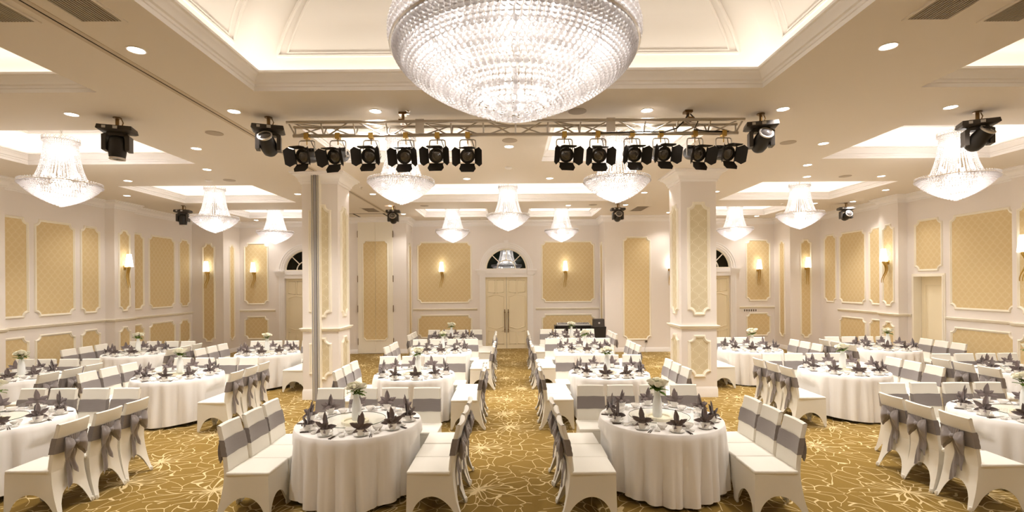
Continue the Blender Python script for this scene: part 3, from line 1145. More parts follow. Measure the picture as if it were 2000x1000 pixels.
# small chandelier, local z = 0 at the tip of the bowl
def chandelier_proto():
    t = empty('chandelier')
    ZR, RR, ZC, RC = 0.35, 0.515, 1.07, 0.195
    ch = MB()
    ch.tube([(0, 0, 1.0), (0, 0, 1.46)], 0.006, 6)
    for k in range(6):
        z = 1.14 + k * 0.055
        a = (k % 2) * pi / 2
        ch.tube([(0.018 * cos(q) * cos(a), 0.018 * cos(q) * sin(a), z + 0.032 * sin(q)) for q in [i * pi / 4 for i in range(8)]], 0.004, 4, closed=True)
    ch.lathe([(0.07, 1.50), (0.065, 1.47), (0.02, 1.45), (0.001, 1.44)], 16)
    ch.obj('chain', M['chrome'], t)
    # crown
    cr = MB()
    cr.tube([(0.235 * cos(i * pi / 18), 0.235 * sin(i * pi / 18), ZC) for i in range(36)], 0.008, 6, closed=True)
    for i in range(24):
        a = 2 * pi * i / 24
        bx, by = 0.24 * cos(a), 0.24 * sin(a)
        cr.tube([(bx + 0.028 * cos(q) * -sin(a), by + 0.028 * cos(q) * cos(a), ZC + 0.028 + 0.03 * sin(q)) for q in [j * pi / 3 for j in range(6)]], 0.005, 4, closed=True)
    for i in range(48):
        a = 2 * pi * i / 48
        bead_pts(cr, (0.24 * cos(a), 0.24 * sin(a), ZC - 0.016), 0.013)
    cr.obj('crown', M['crystal'], t, smooth=0)
    # flaring strands
    st = MB()
    for i in range(46):
        a = 2 * pi * i / 46
        n = 26
        for j in range(n + 1):
            s = j / n
            z = ZC - 0.02 - s * (ZC - 0.02 - ZR - 0.01)
            r = RC + 0.015 + (0.355 - RC) * (0.35 * s + 0.65 * s ** 2.6)
            bead_pts(st, (r * cos(a), r * sin(a), z), 0.0125)
    for i in range(26):
        a = 2 * pi * i / 26
        for j in range(26):
            s = j / 25
            z = ZC - 0.02 - s * 0.6
            r = 0.13 + 0.12 * s ** 2
            bead_pts(st, (r * cos(a), r * sin(a), z), 0.011)
    st.obj('crystal_strands', M['crystal'], t, smooth=0, kind='stuff')
    # bowl
    bw = MB()
    for j in range(20):
        tt = j / 19
        d = tt * ZR
        r = RR * max(0.02, (1 - tt ** 1.45)) ** 0.8
        n = max(4, int(2 * pi * r / 0.034))
        for i in range(n):
            a = 2 * pi * (i + 0.5 * (j % 2)) / n
            bead_pts(bw, (r * cos(a), r * sin(a), ZR - d), 0.0175)
    for (r, z) in ((0.46, ZR + 0.01), (0.40, ZR + 0.015)):
        n = int(2 * pi * r / 0.034)
        for i in range(n):
            a = 2 * pi * i / n
            bead_pts(bw, (r * cos(a), r * sin(a), z), 0.016)
    bw.obj('crystal_bowl', M['crystal'], t, smooth=0, kind='stuff')
    rm = MB()
    rm.tube([(0.53 * cos(i * pi / 24), 0.53 * sin(i * pi / 24), ZR + 0.012) for i in range(48)], 0.009, 6, closed=True)
    rm.tube([(0.355 * cos(i * pi / 18), 0.355 * sin(i * pi / 18), ZR) for i in range(36)], 0.008, 6, closed=True)
    rm.obj('rim_ring', M['chrome'], t)
    rb = MB()
    for i in range(72):
        a = 2 * pi * i / 72
        bead_pts(rb, (0.53 * cos(a), 0.53 * sin(a), ZR + 0.038), 0.018)
        bead_pts(rb, (0.535 * cos(a + 0.04), 0.535 * sin(a + 0.04), ZR - 0.012), 0.02)
    rb.obj('rim_beads', M['crystal'], t, smooth=0, kind='stuff')
    bl = MB().lathe([(0.001, -0.035), (0.02, -0.025), (0.026, 0.0), (0.018, 0.022), (0.001, 0.034)], 8).mesh('bulb', M['bulb'])
    for (n, r, z) in ((5, 0.105, 0.93), (5, 0.2, 0.52), (4, 0.3, 0.29)):
        for i in range(n):
            a = 2 * pi * (i + 0.25) / n
            o = mobj('bulb', bl, t)
            o.location = (r * cos(a), r * sin(a), z)
    return t


chp = chandelier_proto()
index_tree(chp)
SMALL = [(-7.37, 8.1, 'front left crystal chandelier, lit, largest of those at the left'), (7.37, 8.1, 'front right crystal chandelier, lit, partly behind a moving head'),
         (-1.77, 8.1, 'lit crystal chandelier behind the left half of the truss'), (1.78, 8.1, 'lit crystal chandelier behind the right half of the truss'),
         (-7.33, 12.25, 'second lit crystal chandelier at left, beside a moving head'), (7.28, 12.3, 'second lit crystal chandelier at right, before the right wall'),
         (-0.02, 12.25, 'lit crystal chandelier in the middle above the centre aisle'),
         (-7.42, 15.6, 'far lit chandelier over the left arched door'), (7.17, 15.6, 'far lit chandelier over the right arched door'),
         (-1.79, 15.6, 'small far lit chandelier left of the central door'), (1.67, 15.65, 'small far lit chandelier right of the central door')]
for i, (x, y, lab) in enumerate(SMALL):
    t = chp if i == 0 else copy_tree(chp)
    t.location = (x, y, 3.635)
    t.rotation_euler = (0, 0, 0.07 * i)
    tag(t, lab, 'chandelier', 'flared crystal chandeliers')
    point_light('chandelier_lamp', (0, 0, 0.26), CHAND_W * 0.55, t, 0.12)
    point_light('chandelier_lamp', (0, 0, 0.85), CHAND_W * 0.18, t, 0.07)

ft = copy_tree(chp)
ft.location = (-0.11, 19.9, 2.72)
ft.rotation_euler = (0, 0, 0.2)
ft.scale = (1.15, 1.15, 0.9)
tag(ft, 'crystal chandelier in the dark foyer seen through the fanlight of the central door', 'chandelier')
for q in [o for o in bpy.data.objects if o.parent == ft and o.type == 'LIGHT']:
    bpy.data.objects.remove(q)
point_light('chandelier_lamp', (0, 0, 0.5), 9.0, ft, 0.15)

# great bowl chandelier
BX, BY, BZ = 0.043, 3.2, 3.765
great = empty('great_chandelier', (BX, BY, 3.357))
tag(great, 'huge lit bowl-shaped chandelier of round crystal beads under the domed coffer', 'chandelier')
z0 = 3.357
beads = []
for j in range(27):
    tt = j / 26
    r = 0.765 * max(0.0, 1 - tt ** 1.5) ** 0.84
    zz = BZ - tt * (BZ - z0) - z0
    rb_ = 0.0185
    n = max(1, int(2 * pi * r / 0.0385))
    for i in range(n):
        a = 2 * pi * (i + 0.5 * (j % 2)) / n
        beads.append((r * cos(a), r * sin(a), zz + 0.018, rb_))
for (r, z) in ((0.78, 0.455), (0.79, 0.495), (0.79, 0.535), (0.78, 0.575), (0.755, 0.61)):
    n = int(2 * pi * r / 0.039)
    for i in range(n):
        a = 2 * pi * i / n
        beads.append((r * cos(a), r * sin(a), z, 0.0185))
beads.sort(key=lambda b: (b[0] + BX) ** 2 + (b[1] + BY) ** 2 + (b[2] + z0 - 2.3) ** 2)
vis_, rest_ = [], []
for b in beads:
    p = project(b[0] + BX, b[1] + BY, b[2] + z0)
    (vis_ if (len(vis_) < 300 and p and 5 < p[1] < 995) else rest_).append(b)
bead_me = MB().add([(v[0] * 0.0185, v[1] * 0.0185, v[2] * 0.0185) for v in ICO_V], ICO_F).mesh('crystal_bead', M['crystal'], 180)
for b in vis_:
    o = mobj('crystal_bead', bead_me, great)
    o.location = b[:3]
rest = MB()
for b in rest_:
    rest.add([(b[0] + v[0] * b[3], b[1] + v[1] * b[3], b[2] + v[2] * b[3]) for v in ICO_V], ICO_F)
rest.obj('crystal_beads', M['crystal'], great, smooth=180, kind='stuff')
rg = MB()
rg.tube([(0.785 * cos(i * pi / 48), 0.785 * sin(i * pi / 48), BZ - z0 + 0.03) for i in range(96)], 0.011, 6, closed=True)
rg.obj('rim_ring', M['chrome'], great)
fr = MB()
for j in range(3, 24, 4):
    tt = j / 26
    r = 0.765 * max(0.0, 1 - tt ** 1.5) ** 0.84 - 0.03
    if r > 0.03:
        fr.tube([(r * cos(i * pi / 24), r * sin(i * pi / 24), BZ - tt * (BZ - z0) - z0 + 0.03) for i in range(48)], 0.005, 4, closed=True)
for i in range(8):
    a = i * pi / 4
    fr.tube([((0.735 * max(0, 1 - (q / 10) ** 1.5) ** 0.84) * cos(a), (0.735 * max(0, 1 - (q / 10) ** 1.5) ** 0.84) * sin(a), (BZ - z0) * (1 - q / 10) + 0.04) for q in range(11)], 0.005, 4)
fr.obj('bowl_frame', M['chrome'], great)
st = MB()
st.tube([(0, 0, 0.3), (0, 0, 2.28)], 0.02, 8)
for i in range(6):
    a = i * pi / 3
    st.tube([(0.78 * cos(a), 0.78 * sin(a), 0.6), (0.05 * cos(a), 0.05 * sin(a), 1.2)], 0.006, 6)
    st.tube([(0.78 * cos(a), 0.78 * sin(a), 0.43), (0.78 * cos(a), 0.78 * sin(a), 0.61)], 0.006, 6)
st.obj('stem', M['chrome'], great)
bl = MB().lathe([(0.001, -0.035), (0.02, -0.025), (0.026, 0.0), (0.018, 0.022), (0.001, 0.034)], 8).mesh('bulb', M['bulb'])
for (n, r, z) in ((14, 0.60, 0.42), (10, 0.42, 0.30), (6, 0.2, 0.18)):
    for i in range(n):
        a = 2 * pi * (i + 0.3) / n
        o = mobj('bulb', bl, great)
        o.location = (r * cos(a), r * sin(a), z)
for i in range(6):
    a = pi / 6 + i * pi / 3
    point_light('chandelier_lamp', (0.50 * cos(a), 0.50 * sin(a), 0.45), BIG_W / 7, great, 0.12)
point_light('chandelier_lamp', (0, 0, 0.32), BIG_W / 7, great, 0.15)

# ------------------------------------------------------------------ wall sconces
def sconce_proto():
    """local: wall plane at y = 0, room towards -y, z = 0 at the shade centre"""
    t = empty('wall_sconce')
    sh = MB()
    sh.grid(lambda u, v: ((0.095 - 0.04 * v) * cos(2 * pi * u), -0.13 + (0.095 - 0.04 * v) * sin(2 * pi * u), -0.16 + 0.34 * v), 20, 4, True)
    sh.lathe([(0.001, 0.18), (0.055, 0.18)], 20, (0, -0.13, 0))
    sh.obj('lamp_shade', M['shade'], t)
    bp = MB().box(-0.045, 0.045, -0.02, 0.0, -0.24, -0.13)
    bp.tube([(0, -0.01, -0.18), (0, -0.13, -0.18)], 0.018, 8)
    bp.lathe([(0.03, -0.20), (0.035, -0.16), (0.02, -0.15)], 12, (0, -0.13, 0))
    bp.obj('back_plate', M['brass'], t)
    for s in (-1, 1):
        pts, rs = [], []
        for i in range(15):
            q = i / 14
            pts.append((s * 0.03 + 0.045 * sin(q * 5.2) * 0.6, -0.13 + 0.05 * sin(q * pi * 1.5) + 0.03 * q, -0.17 - 0.56 * q))
            rs.append(0.021 * (1 - 0.75 * q) + 0.002)
        MB().tube(pts, rs, 8).obj('horn_arm', M['brass'], t)
    return t


scp = sconce_proto()
index_tree(scp)
SCON = [(-2.40, 17.5, 0, 2.92, 'brass horn wall sconce with white shade left of the central door'),
        (1.98, 17.5, 0, 2.92, 'brass horn wall sconce with white shade right of the central door'),
        (-9.06, 17.5, 0, 2.95, 'brass horn wall sconce beside the left arched door'), (8.84, 17.5, 0, 2.93, 'brass horn wall sconce beside the right arched door'),
        (-10.10, 16.5, 0, 2.95, 'brass horn wall sconce on the narrow panel of the left corner pier'), (9.95, 16.5, 0, 2.95, 'brass horn wall sconce on the narrow panel of the right corner pier'),
        (5.37, 16.5, 0, 2.95, 'brass horn wall sconce just showing left of the right column'),
        (-10.40, 13.28, 90, 3.0, 'brass horn wall sconce on the left wall pilaster'), (-10.40, 9.73, 90, 3.0, 'shade of a wall sconce cut by the left photo edge'),
        (10.21, 13.24, -90, 3.0, 'brass horn wall sconce on the right wall pilaster'), (10.21, 9.64, -90, 3.02, 'brass horn wall sconce cut by the right photo edge')]
for i, (x, y, rz, z, lab) in enumerate(SCON):
    t = scp if i == 0 else copy_tree(scp)
    t.location = (x, y, z)
    t.rotation_euler = (0, 0, radians(rz))
    tag(t, lab, 'wall lamp', 'brass wall sconces')
    point_light('sconce_lamp', (0, -0.13, 0.24), SCONCE_W, t, 0.04, (1, 0.86, 0.64))
    point_light('sconce_lamp', (0, -0.13, -0.2), SCONCE_W * 0.4, t, 0.04, (1, 0.86, 0.64))

# ------------------------------------------------------------------ lighting truss
TX0, TX1, TY0, TY1, TZ1, TZ0 = -2.88, 3.07, 6.38, 6.60, 4.42, 4.275
TYM = (TY0 + TY1) / 2
truss = empty('lighting_truss', (0, TYM, TZ1))
tag(truss, 'long aluminium box lighting truss hung under the ceiling behind the great chandelier', 'truss')


def tpart(name, pts, r, mat='alu', n=8):
    return MB().tube([(p[0], p[1] - TYM, p[2] - TZ1) for p in pts], r, n).obj(name, M[mat], truss)


tpart('chord', [(TX0, TY0, TZ1), (TX1, TY0, TZ1)], 0.022)
tpart('chord', [(TX0, TY1, TZ1), (TX1, TY1, TZ1)], 0.022)
tpart('chord', [(TX0 + 0.04, TYM, TZ0), (TX1 - 0.04, TYM, TZ0)], 0.025)
NP = 14
for i in range(NP + 1):
    x = TX0 + 0.02 + (TX1 - TX0 - 0.04) * i / NP
    for yy in (TY0, TY1):
        tpart('brace', [(x, yy, TZ1), (x + (0.05 if i == 0 else (-0.05 if i == NP else 0)), TYM, TZ0)], 0.011, n=6)
    if i < NP:
        x2 = TX0 + 0.02 + (TX1 - TX0 - 0.04) * (i + 1) / NP
        a, b = (TZ1, TZ0) if i % 2 == 0 else (TZ0, TZ1)
        for yy in (TY0, TY1):
            if yy == TY1:
                a, b = b, a
            tpart('brace', [(x + 0.05, yy if a == TZ1 else TYM, a), (x2 - 0.05, yy if b == TZ1 else TYM, b)], 0.010, n=6)
        if i % 2 == 0:
            tpart('brace', [(x, TY0, TZ1), (x2, TY1, TZ1)], 0.009, n=6)
for x in (-1.15, 1.33):
    MB().box(x - 0.055, x + 0.055, TY0 - TYM - 0.012, TY0 - TYM + 0.012, -0.15, 0.03).obj('coupler', M['alu'], truss)
for x in (-1.39, 2.37):
    h = MB().tube([(x, 0, 0.15), (x, 0, 0.0)], 0.02, 8)
    h.box(x - 0.05, x + 0.05, -0.05, 0.05, 0.12, 0.15)
    h.box(x - 0.035, x + 0.035, -0.12, 0.12, 0.0, 0.035)
    h.obj('hanger', M['bronze'], truss)
cb = MB().tube([(2.37, -0.02, 0.1), (2.3, -0.06, 0.0), (2.2, -0.08, -0.1), (2.05, -0.05, -0.14), (1.8, -0.04, -0.13), (1.5, -0.03, -0.135), (1.1, -0.02, -0.14)], 0.009, 6)
cb.tube([(2.40, -0.02, 0.1), (2.47, -0.09, -0.02), (2.42, -0.08, -0.12), (2.6, -0.04, -0.13), (2.9, -0.02, -0.13)], 0.009, 6)
cb.obj('cable', M['black'], truss)


def fresnel_proto():
    """theatre spotlight hung from a pipe: z = 0 at the pipe centre; looks towards -y"""
    t = empty('stage_spotlight')
    c = MB().box(-0.03, 0.03, -0.035, 0.035, -0.045, 0.03)
    c.tube([(0, 0, -0.04), (0, 0, -0.12)], 0.007, 6)
    c.tube([(0.03, -0.02, 0), (0.06, -0.02, 0)], 0.006, 6)
    c.obj('clamp', M['brass'], t)
    y = MB()
    pts = [(-0.105, 0, -0.29), (-0.105, 0, -0.10), (-0.098, 0, -0.075), (-0.08, 0, -0.065), (0.08, 0, -0.065), (0.098, 0, -0.075), (0.105, 0, -0.10), (0.105, 0, -0.29)]
    y.tube(pts, 0.008, 6)
    y.lathe([(0.018, -0.01), (0.018, 0.01)], 8, (0.118, 0, -0.27))
    y.tube([(0.105, 0, -0.27), (0.14, 0, -0.27)], 0.01, 6)
    y.obj('yoke', M['alu'], t)
    hd = empty('lamp_head', (0, 0, -0.27), 0, t)
    hd.scale = (1.02, 1.02, 1.02)
    b = MB()
    Rm = Matrix.Rotation(pi / 2, 4, 'X')
    b.lathe([(0.001, -0.17), (0.07, -0.165), (0.085, -0.12), (0.085, 0.07), (0.095, 0.075), (0.095, 0.10), (0.08, 0.10), (0.078, 0.085), (0.072, 0.085)], 20)
    b.xf(Rm)     # lathe axis z -> -y
    for k in range(5):
        b.box(-0.06, 0.06, 0.02 + k * 0.025, 0.03 + k * 0.025, 0.075, 0.10)
    # square barn door frame
    q = 0.092
    for (x0, x1, z0_, z1_) in ((-q - 0.012, -q, -q, q), (q, q + 0.012, -q, q), (-q, q, -q - 0.012, -q), (-q, q, q, q + 0.012)):
        b.box(x0, x1, -0.115, -0.095, z0_, z1_)
    b.obj('housing', M['black'], hd)
    ln = MB().lathe([(0.074, 0.086), (0.06, 0.094), (0.045, 0.097), (0.04, 0.094), (0.02, 0.10), (0.001, 0.101)], 20)
    ln.xf(Rm)
    ln.obj('lens', M['lens'], hd)
    # four barn doors hinged on the frame
    for k, (rot, L, fl) in enumerate(((0, 0.12, 14), (90, 0.13, 44), (180, 0.12, 46), (270, 0.13, 44))):
        f = MB()
        w0_, w1_ = 0.085, (0.105 if k % 2 == 0 else 0.12)
        e = radians(fl)
        tip = (sin(e) * L, -cos(e) * L)
        vs = []
        for th in (0.0, 0.003):
            vs += [(-w0_, -0.115, 0.095 + th), (w0_, -0.115, 0.095 + th), (w1_, -0.115 + tip[1] * 0.6, 0.095 + tip[0] * 0.6 + th), (w1_ * 0.55 + 0.02, -0.115 + tip[1], 0.095 + tip[0] + th),
                   (-w1_ * 0.55 - 0.02, -0.115 + tip[1], 0.095 + tip[0] + th), (-w1_, -0.115 + tip[1] * 0.6, 0.095 + tip[0] * 0.6 + th)]
        f.add(vs, [(0, 1, 2, 3, 4, 5), (11, 10, 9, 8, 7, 6)] + [(i, (i + 1) % 6, (i + 1) % 6 + 6, i + 6) for i in range(6)])
        f.xf(Matrix.Rotation(radians(rot), 4, 'Y'))
        f.obj('barn_door', M['black'], hd, smooth=0)
    MB().tube([(0.05, 0, -0.06), (0.07, 0.02, -0.12), (0.10, 0.05, -0.2), (0.06, 0.1, -0.26)], 0.005, 5).obj('cable', M['black'], t)
    return t, hd


sp, sp_head = fresnel_proto()
index_tree(sp)
FX = [(-2.66, -13), (-2.25, -12), (-1.81, -6), (-1.354, -2), (-0.938, -3), (-0.537, 1), (0.738, 9), (1.18, 1), (1.63, 6), (2.01, 9), (2.46, 13), (2.84, 15)]
ORD = ['first (leftmost)', 'second', 'third', 'fourth', 'fifth', 'sixth (innermost)']
ORD2 = ['first (innermost)', 'second', 'third', 'fourth', 'fifth', 'sixth (rightmost)']
for i, (x, yaw) in enumerate(FX):
    t = sp if i == 0 else copy_tree(sp)
    t.location = (x, TYM, TZ0)
    hd = next(c for c in t.children if c.name.startswith('lamp_head')) if i else sp_head
    t.rotation_euler = (0, 0, radians(yaw * 0.15))
    hd.rotation_euler = (radians(14 + (i * 5) % 9), 0, radians(yaw))
    hd.rotation_mode = 'XYZ'
    lab = 'black barn-door stage spotlight, %s of the %s six on the truss' % ((ORD[i], 'left') if i < 6 else (ORD2[i - 6], 'right'))
    tag(t, lab, 'stage light', 'barn-door spotlights on the truss')


# moving heads
def moving_head_proto():
    """z = 0 at the ceiling"""
    t = empty('moving_head')
    c = MB().tube([(0, 0, 0), (0, 0, -0.12)], 0.022, 10)
    c.lathe([(0.05, 0), (0.05, -0.012)], 12)
    c.tube([(0.04, 0.02, -0.01), (0.06, 0.02, -0.06), (0.04, 0.02, -0.12)], 0.007, 6)
    c.box(-0.09, 0.09, -0.04, 0.04, -0.125, -0.108)
    c.obj('clamp', M['bronze'], t)
    b = MB()
    b.frustum((0.17, 0.10), (0.20, 0.13), -0.205, -0.185)
    b.frustum((0.20, 0.13), (0.19, 0.12), -0.185, -0.13)
    base = b.obj('base', M['black2'], t)
    d = MB().box(-0.13, -0.09, -0.134, -0.12, -0.178, -0.145)
    d.box(-0.01, 0.04, -0.134, -0.12, -0.178, -0.142)
    d.lathe([(0.022, 0), (0.022, 0.012), (0.014, 0.013), (0.014, 0.0)], 12, (0, 0, 0))
    d.obj('socket_plate', M['silver'], base)
    yk = MB()
    yk.frustum((0.12, 0.06), (0.10, 0.055), -0.255, -0.205)
    for s in (-1, 1):
        a, b_ = sorted((s * 0.105, s * 0.155))
        yk.box(a, b_, -0.075, 0.075, -0.45, -0.25)
        yk.add([(s * 0.12, -0.06, -0.225), (s * 0.155, -0.075, -0.25), (s * 0.155, 0.075, -0.25), (s * 0.12, 0.06, -0.225), (s * 0.08, -0.055, -0.225), (s * 0.08, 0.055, -0.225), (s * 0.105, -0.07, -0.28), (s * 0.105, 0.07, -0.28)],
               [(0, 1, 2, 3), (4, 0, 3, 5), (4, 6, 1, 0), (5, 3, 2, 7), (6, 4, 5, 7)])
    yk.obj('yoke', M['black2'], t)
    hd = empty('lamp_head', (0, 0, -0.385), 0, t)
    hd.scale = (1.08, 1.08, 1.15)
    h = MB().lathe([(0.001, 0.13), (0.05, 0.125), (0.085, 0.09), (0.098, 0.03), (0.098, -0.04), (0.085, -0.13), (0.078, -0.15), (0.07, -0.15)], 20)
    h.obj('housing', M['black'], hd)
    MB().lathe([(0.086, -0.135), (0.088, -0.152), (0.074, -0.156), (0.07, -0.148)], 24).obj('lens_ring', M['alu'], hd)
    MB().lathe([(0.07, -0.148), (0.05, -0.158), (0.001, -0.164)], 20).obj('lens', M['lens'], hd)
    return t, hd


mh, mh_head = moving_head_proto()
index_tree(mh)
MH = [(-5.25, 6.6, 20, (0, 8), 'black moving head light at far left, pointing straight down'),
      (-3.23, 6.62, 20, (-126, -12), 'black moving head light left of the truss, lens toward the room'),
      (3.4, 6.62, -15, (-122, 14), 'black moving head light right of the truss, lens toward the room'),
      (6.3, 6.6, -25, (-132, 30), 'black moving head light at far right, in front of a chandelier'),
      (-9.15, 13.8, 10, (5, 5), 'small black moving head light by the left wall beside a chandelier'),
      (-3.32, 14.1, 5, (-118, 0), 'small black moving head light before the left closet pier'),
      (3.1, 14.0, 0, (-118, 0), 'small black moving head light before the right pier'),
      (9.7, 14.15, -15, (-112, 10), 'small black moving head light by the right wall')]
for i, (x, y, rz, (tx, ty), lab) in enumerate(MH):
    t = mh if i == 0 else copy_tree(mh)
    t.location = (x, y, H)
    t.rotation_euler = (0, 0, radians(rz))
    hd = next(c for c in t.children if c.name.startswith('lamp_head')) if i else mh_head
    hd.rotation_euler = (radians(tx), radians(ty * 0.2), radians(ty))
    tag(t, lab, 'stage light', 'moving head lights')

# ------------------------------------------------------------------ tables
R_T = 0.69
Z_T = 0.752
TABLES = {
    'L1': (-1.72, 5.60, 'front table left of aisle'), 'R1': (1.73, 5.68, 'front table right of aisle'),
    'L2': (-1.66, 8.55, 'second table left of aisle'), 'R2': (1.72, 8.56, 'second table right of aisle'),
    'L3': (-1.59, 11.5, 'third table left of aisle'), 'R3': (1.72, 11.52, 'third table right of aisle'),
    'L4': (-1.62, 14.05, 'farthest table left of aisle'), 'R4': (1.76, 14.05, 'farthest table right of aisle'),
    'A1': (-6.0, 5.75, 'front table at left edge'), 'E1': (6.02, 5.75, 'front table at right edge'),
    'A2': (-5.79, 8.6, 'table left of left column'), 'F2': (5.86, 8.65, 'table right of right column'),
    'B2': (-8.63, 8.5, 'second table at left edge'), 'I2': (8.84, 8.42, 'second table at right edge'),
    'C3': (-8.70, 11.5, 'far table by left wall'), 'G3': (8.74, 11.48, 'far table by right wall'),
    'D3': (-5.62, 11.42, 'far table behind left column'), 'H3': (5.6, 11.48, 'far table behind right column'),
}

tp = empty('banquet_table')
MB().lathe([(0.001, 0.71), (0.665, 0.71), (0.68, 0.72), (0.68, 0.738), (0.665, 0.744), (0.001, 0.744)], 40).obj('tabletop', M['wood'], tp)
leg_me = MB().tube([(0, 0, 0.0), (0, 0, 0.71)], 0.02, 8).mesh('leg', M['black'])
for k in range(4):
    o = mobj('leg', leg_me, tp)
    o.location = (0.36 * cos(pi / 4 + k * pi / 2), 0.30 * sin(pi / 4 + k * pi / 2), 0)
rail = MB().tube([(-0.26, -0.21, 0.08), (0.26, -0.21, 0.08)], 0.012, 6)
rail.tube([(-0.26, 0.21, 0.08), (0.26, 0.21, 0.08)], 0.012, 6)
rail.obj('stretcher', M['black'], tp)
index_tree(tp)


def cloth_mesh(seed):
    rnd = random.Random(seed)
    ph = [rnd.uniform(0, 6.28) for _ in range(5)]
    nA = 240

    def fold(a):
        v = 1.3 * (abs(sin(9 * a + ph[0] + 0.8 * sin(3 * a + ph[1]))) ** 0.75 - 0.6) + 0.5 * (abs(sin(14 * a + ph[2] + sin(2 * a + ph[4]))) ** 0.8 - 0.6) + 0.25 * sin(4 * a + ph[3])
        return v

    rows = [(0.001, 0), (0.3, 0), (0.55, 0), (0.655, 0), (0.68, 0)]
    vs, fs = [], []
    for (r, _) in rows:
        for i in range(nA):
            a = 2 * pi * i / nA
            vs.append((r * cos(a), r * sin(a), Z_T))
    n_drop = 13
    for j in range(n_drop + 1):
        s = j / n_drop
        for i in range(nA):
            a = 2 * pi * i / nA
            f = fold(a)
            hem = 0.045 + 0.022 * sin(3 * a + ph[4]) + 0.018 * f
            if j == 0:
                r, z = R_T - 0.003, Z_T - 0.004
            else:
                z = Z_T - 0.012 - (Z_T - 0.012 - hem) * s
                r = R_T + 0.006 + 0.022 * s + (0.082 * f) * min(1.0, s * 1.15) ** 0.85
            x, y = r * cos(a), r * sin(a)
            if j:
                q = min(1, (Z_T - z) / 0.22)
                lim = 0.635 * q + 0.80 * (1 - q)
                if y > -0.72:
                    x = max(-lim, min(lim, x))
                ly = 0.33 * q + 0.75 * (1 - q)
                y = min(ly, y)
            vs.append((x, y, z))
    nr = len(rows) + n_drop + 1
    for j in range(nr - 1):
        for i in range(nA):
            fs.append((j * nA + i, (j + 1) * nA + i, (j + 1) * nA + (i + 1) % nA, j * nA + (i + 1) % nA))
    return MB().add(vs, fs).mesh('tablecloth', M['cloth'], 60)


cloths = [cloth_mesh(s) for s in range(5)]

# lazy susan
ls = empty('lazy_susan')
glp = MB().lathe([(0.335, 0.040), (0.001, 0.040)], 48, cap=False)
glp.obj('glass_plate', M['susan'], ls, smooth=0)
MB().lathe([(0.335, 0.033), (0.338, 0.0345), (0.338, 0.0385), (0.335, 0.040)], 48, cap=False).obj('glass_edge', M['susan_edge'], ls)
bse = MB().lathe([(0.10, 0.0), (0.15, 0.0), (0.15, 0.029), (0.12, 0.029), (0.12, 0.012), (0.10, 0.012)], 32)
bse.obj('turntable_base', M['cream'], ls)
index_tree(ls)

vase_me = MB().lathe([(0.001, 0.0), (0.045, 0.0), (0.052, 0.01), (0.053, 0.10), (0.05, 0.17), (0.04, 0.22), (0.031, 0.25), (0.030, 0.28), (0.036, 0.295), (0.034, 0.297), (0.027, 0.28), (0.02, 0.2)], 20).mesh('flower_vase', M['vase'])


def rose_mesh():
    mb = MB()
    mb.lathe([(0.001, -0.02), (0.016, -0.012), (0.02, 0.004), (0.014, 0.02), (0.001, 0.026)], 8)
    for L, (n, r, op, h) in enumerate(((5, 0.017, 0.15, 0.03), (6, 0.024, 0.55, 0.03), (7, 0.03, 0.95, 0.026))):
        for i in range(n):
            a = 2 * pi * (i + 0.4 * L) / n

            def P(u, v, a=a):
                w_ = (u - 0.5) * 1.5
                rr = r * (0.45 + 0.55 * v) + h * v * v * op * 0.7
                ang = a + w_ * (0.75 if L else 0.9)
                z = -0.02 + (h + 0.015) * v * (1 - 0.35 * op) - abs(u - 0.5) * 0.01 * v
                return (rr * cos(ang), rr * sin(ang), z)
            mb.grid(P, 3, 3)
    return mb.mesh('white_rose', M['rose'], 60)


rose_me = rose_mesh()


def leaf_mesh():
    mb = MB()
    mb.grid(lambda u, v: ((u - 0.5) * 0.05 * sin(pi * min(1, v * 0.95 + 0.05)), v * 0.08, -0.02 * v * v + abs(u - 0.5) * 0.012), 2, 5)
    return mb.mesh('leaf', M['leaf'], 60)


leaf_me = leaf_mesh()
gyp = MB()
rg_ = random.Random(3)
for k in range(46):
    a, r, z = rg_.uniform(0, 6.28), rg_.uniform(0.01, 0.075), rg_.uniform(-0.03, 0.09)
    bead_pts(gyp, (r * cos(a), r * sin(a), z), 0.0055)
gyp_me = gyp.mesh('small_blossoms', M['rose'], 0)
stems = MB()
for k in range(6):
    a = k * pi / 3
    stems.tube([(0.004 * cos(a), 0.004 * sin(a), -0.12), (0.012 * cos(a), 0.012 * sin(a), -0.01), (0.05 * cos(a), 0.05 * sin(a), 0.06)], 0.003, 5)
stem_me = stems.mesh('stems', M['leaf'])


def bouquet_proto(seed):
    rd = random.Random(seed)
    t = empty('bouquet')
    mobj('stems', stem_me, t)
    spots = [(0, 0, 0.10)] + [(0.055 * cos(a), 0.055 * sin(a), 0.075 + rd.uniform(-0.012, 0.015)) for a in [k * 2 * pi / 6 + rd.uniform(-0.2, 0.2) for k in range(6)]]
    for (x, y, z) in spots:
        o = mobj('white_rose', rose_me, t)
        o.location = (x, y, z)
        o.rotation_euler = (-y * 9, x * 9, rd.uniform(0, 6))
        o.scale = [1.12] * 3
    for k in range(10):
        o = mobj('leaf', leaf_me, t)
        a = k * 2 * pi / 10 + rd.uniform(-0.2, 0.2)
        o.location = (0.018 * cos(a), 0.018 * sin(a), rd.uniform(-0.005, 0.03))
        o.rotation_euler = (radians(rd.uniform(-10, 55)), 0, a - pi / 2)
    g = mobj('small_blossoms', gyp_me, t)
    g['kind'] = 'stuff'
    return t


bq = [bouquet_proto(1), bouquet_proto(2), bouquet_proto(5)]
index_tree(None)


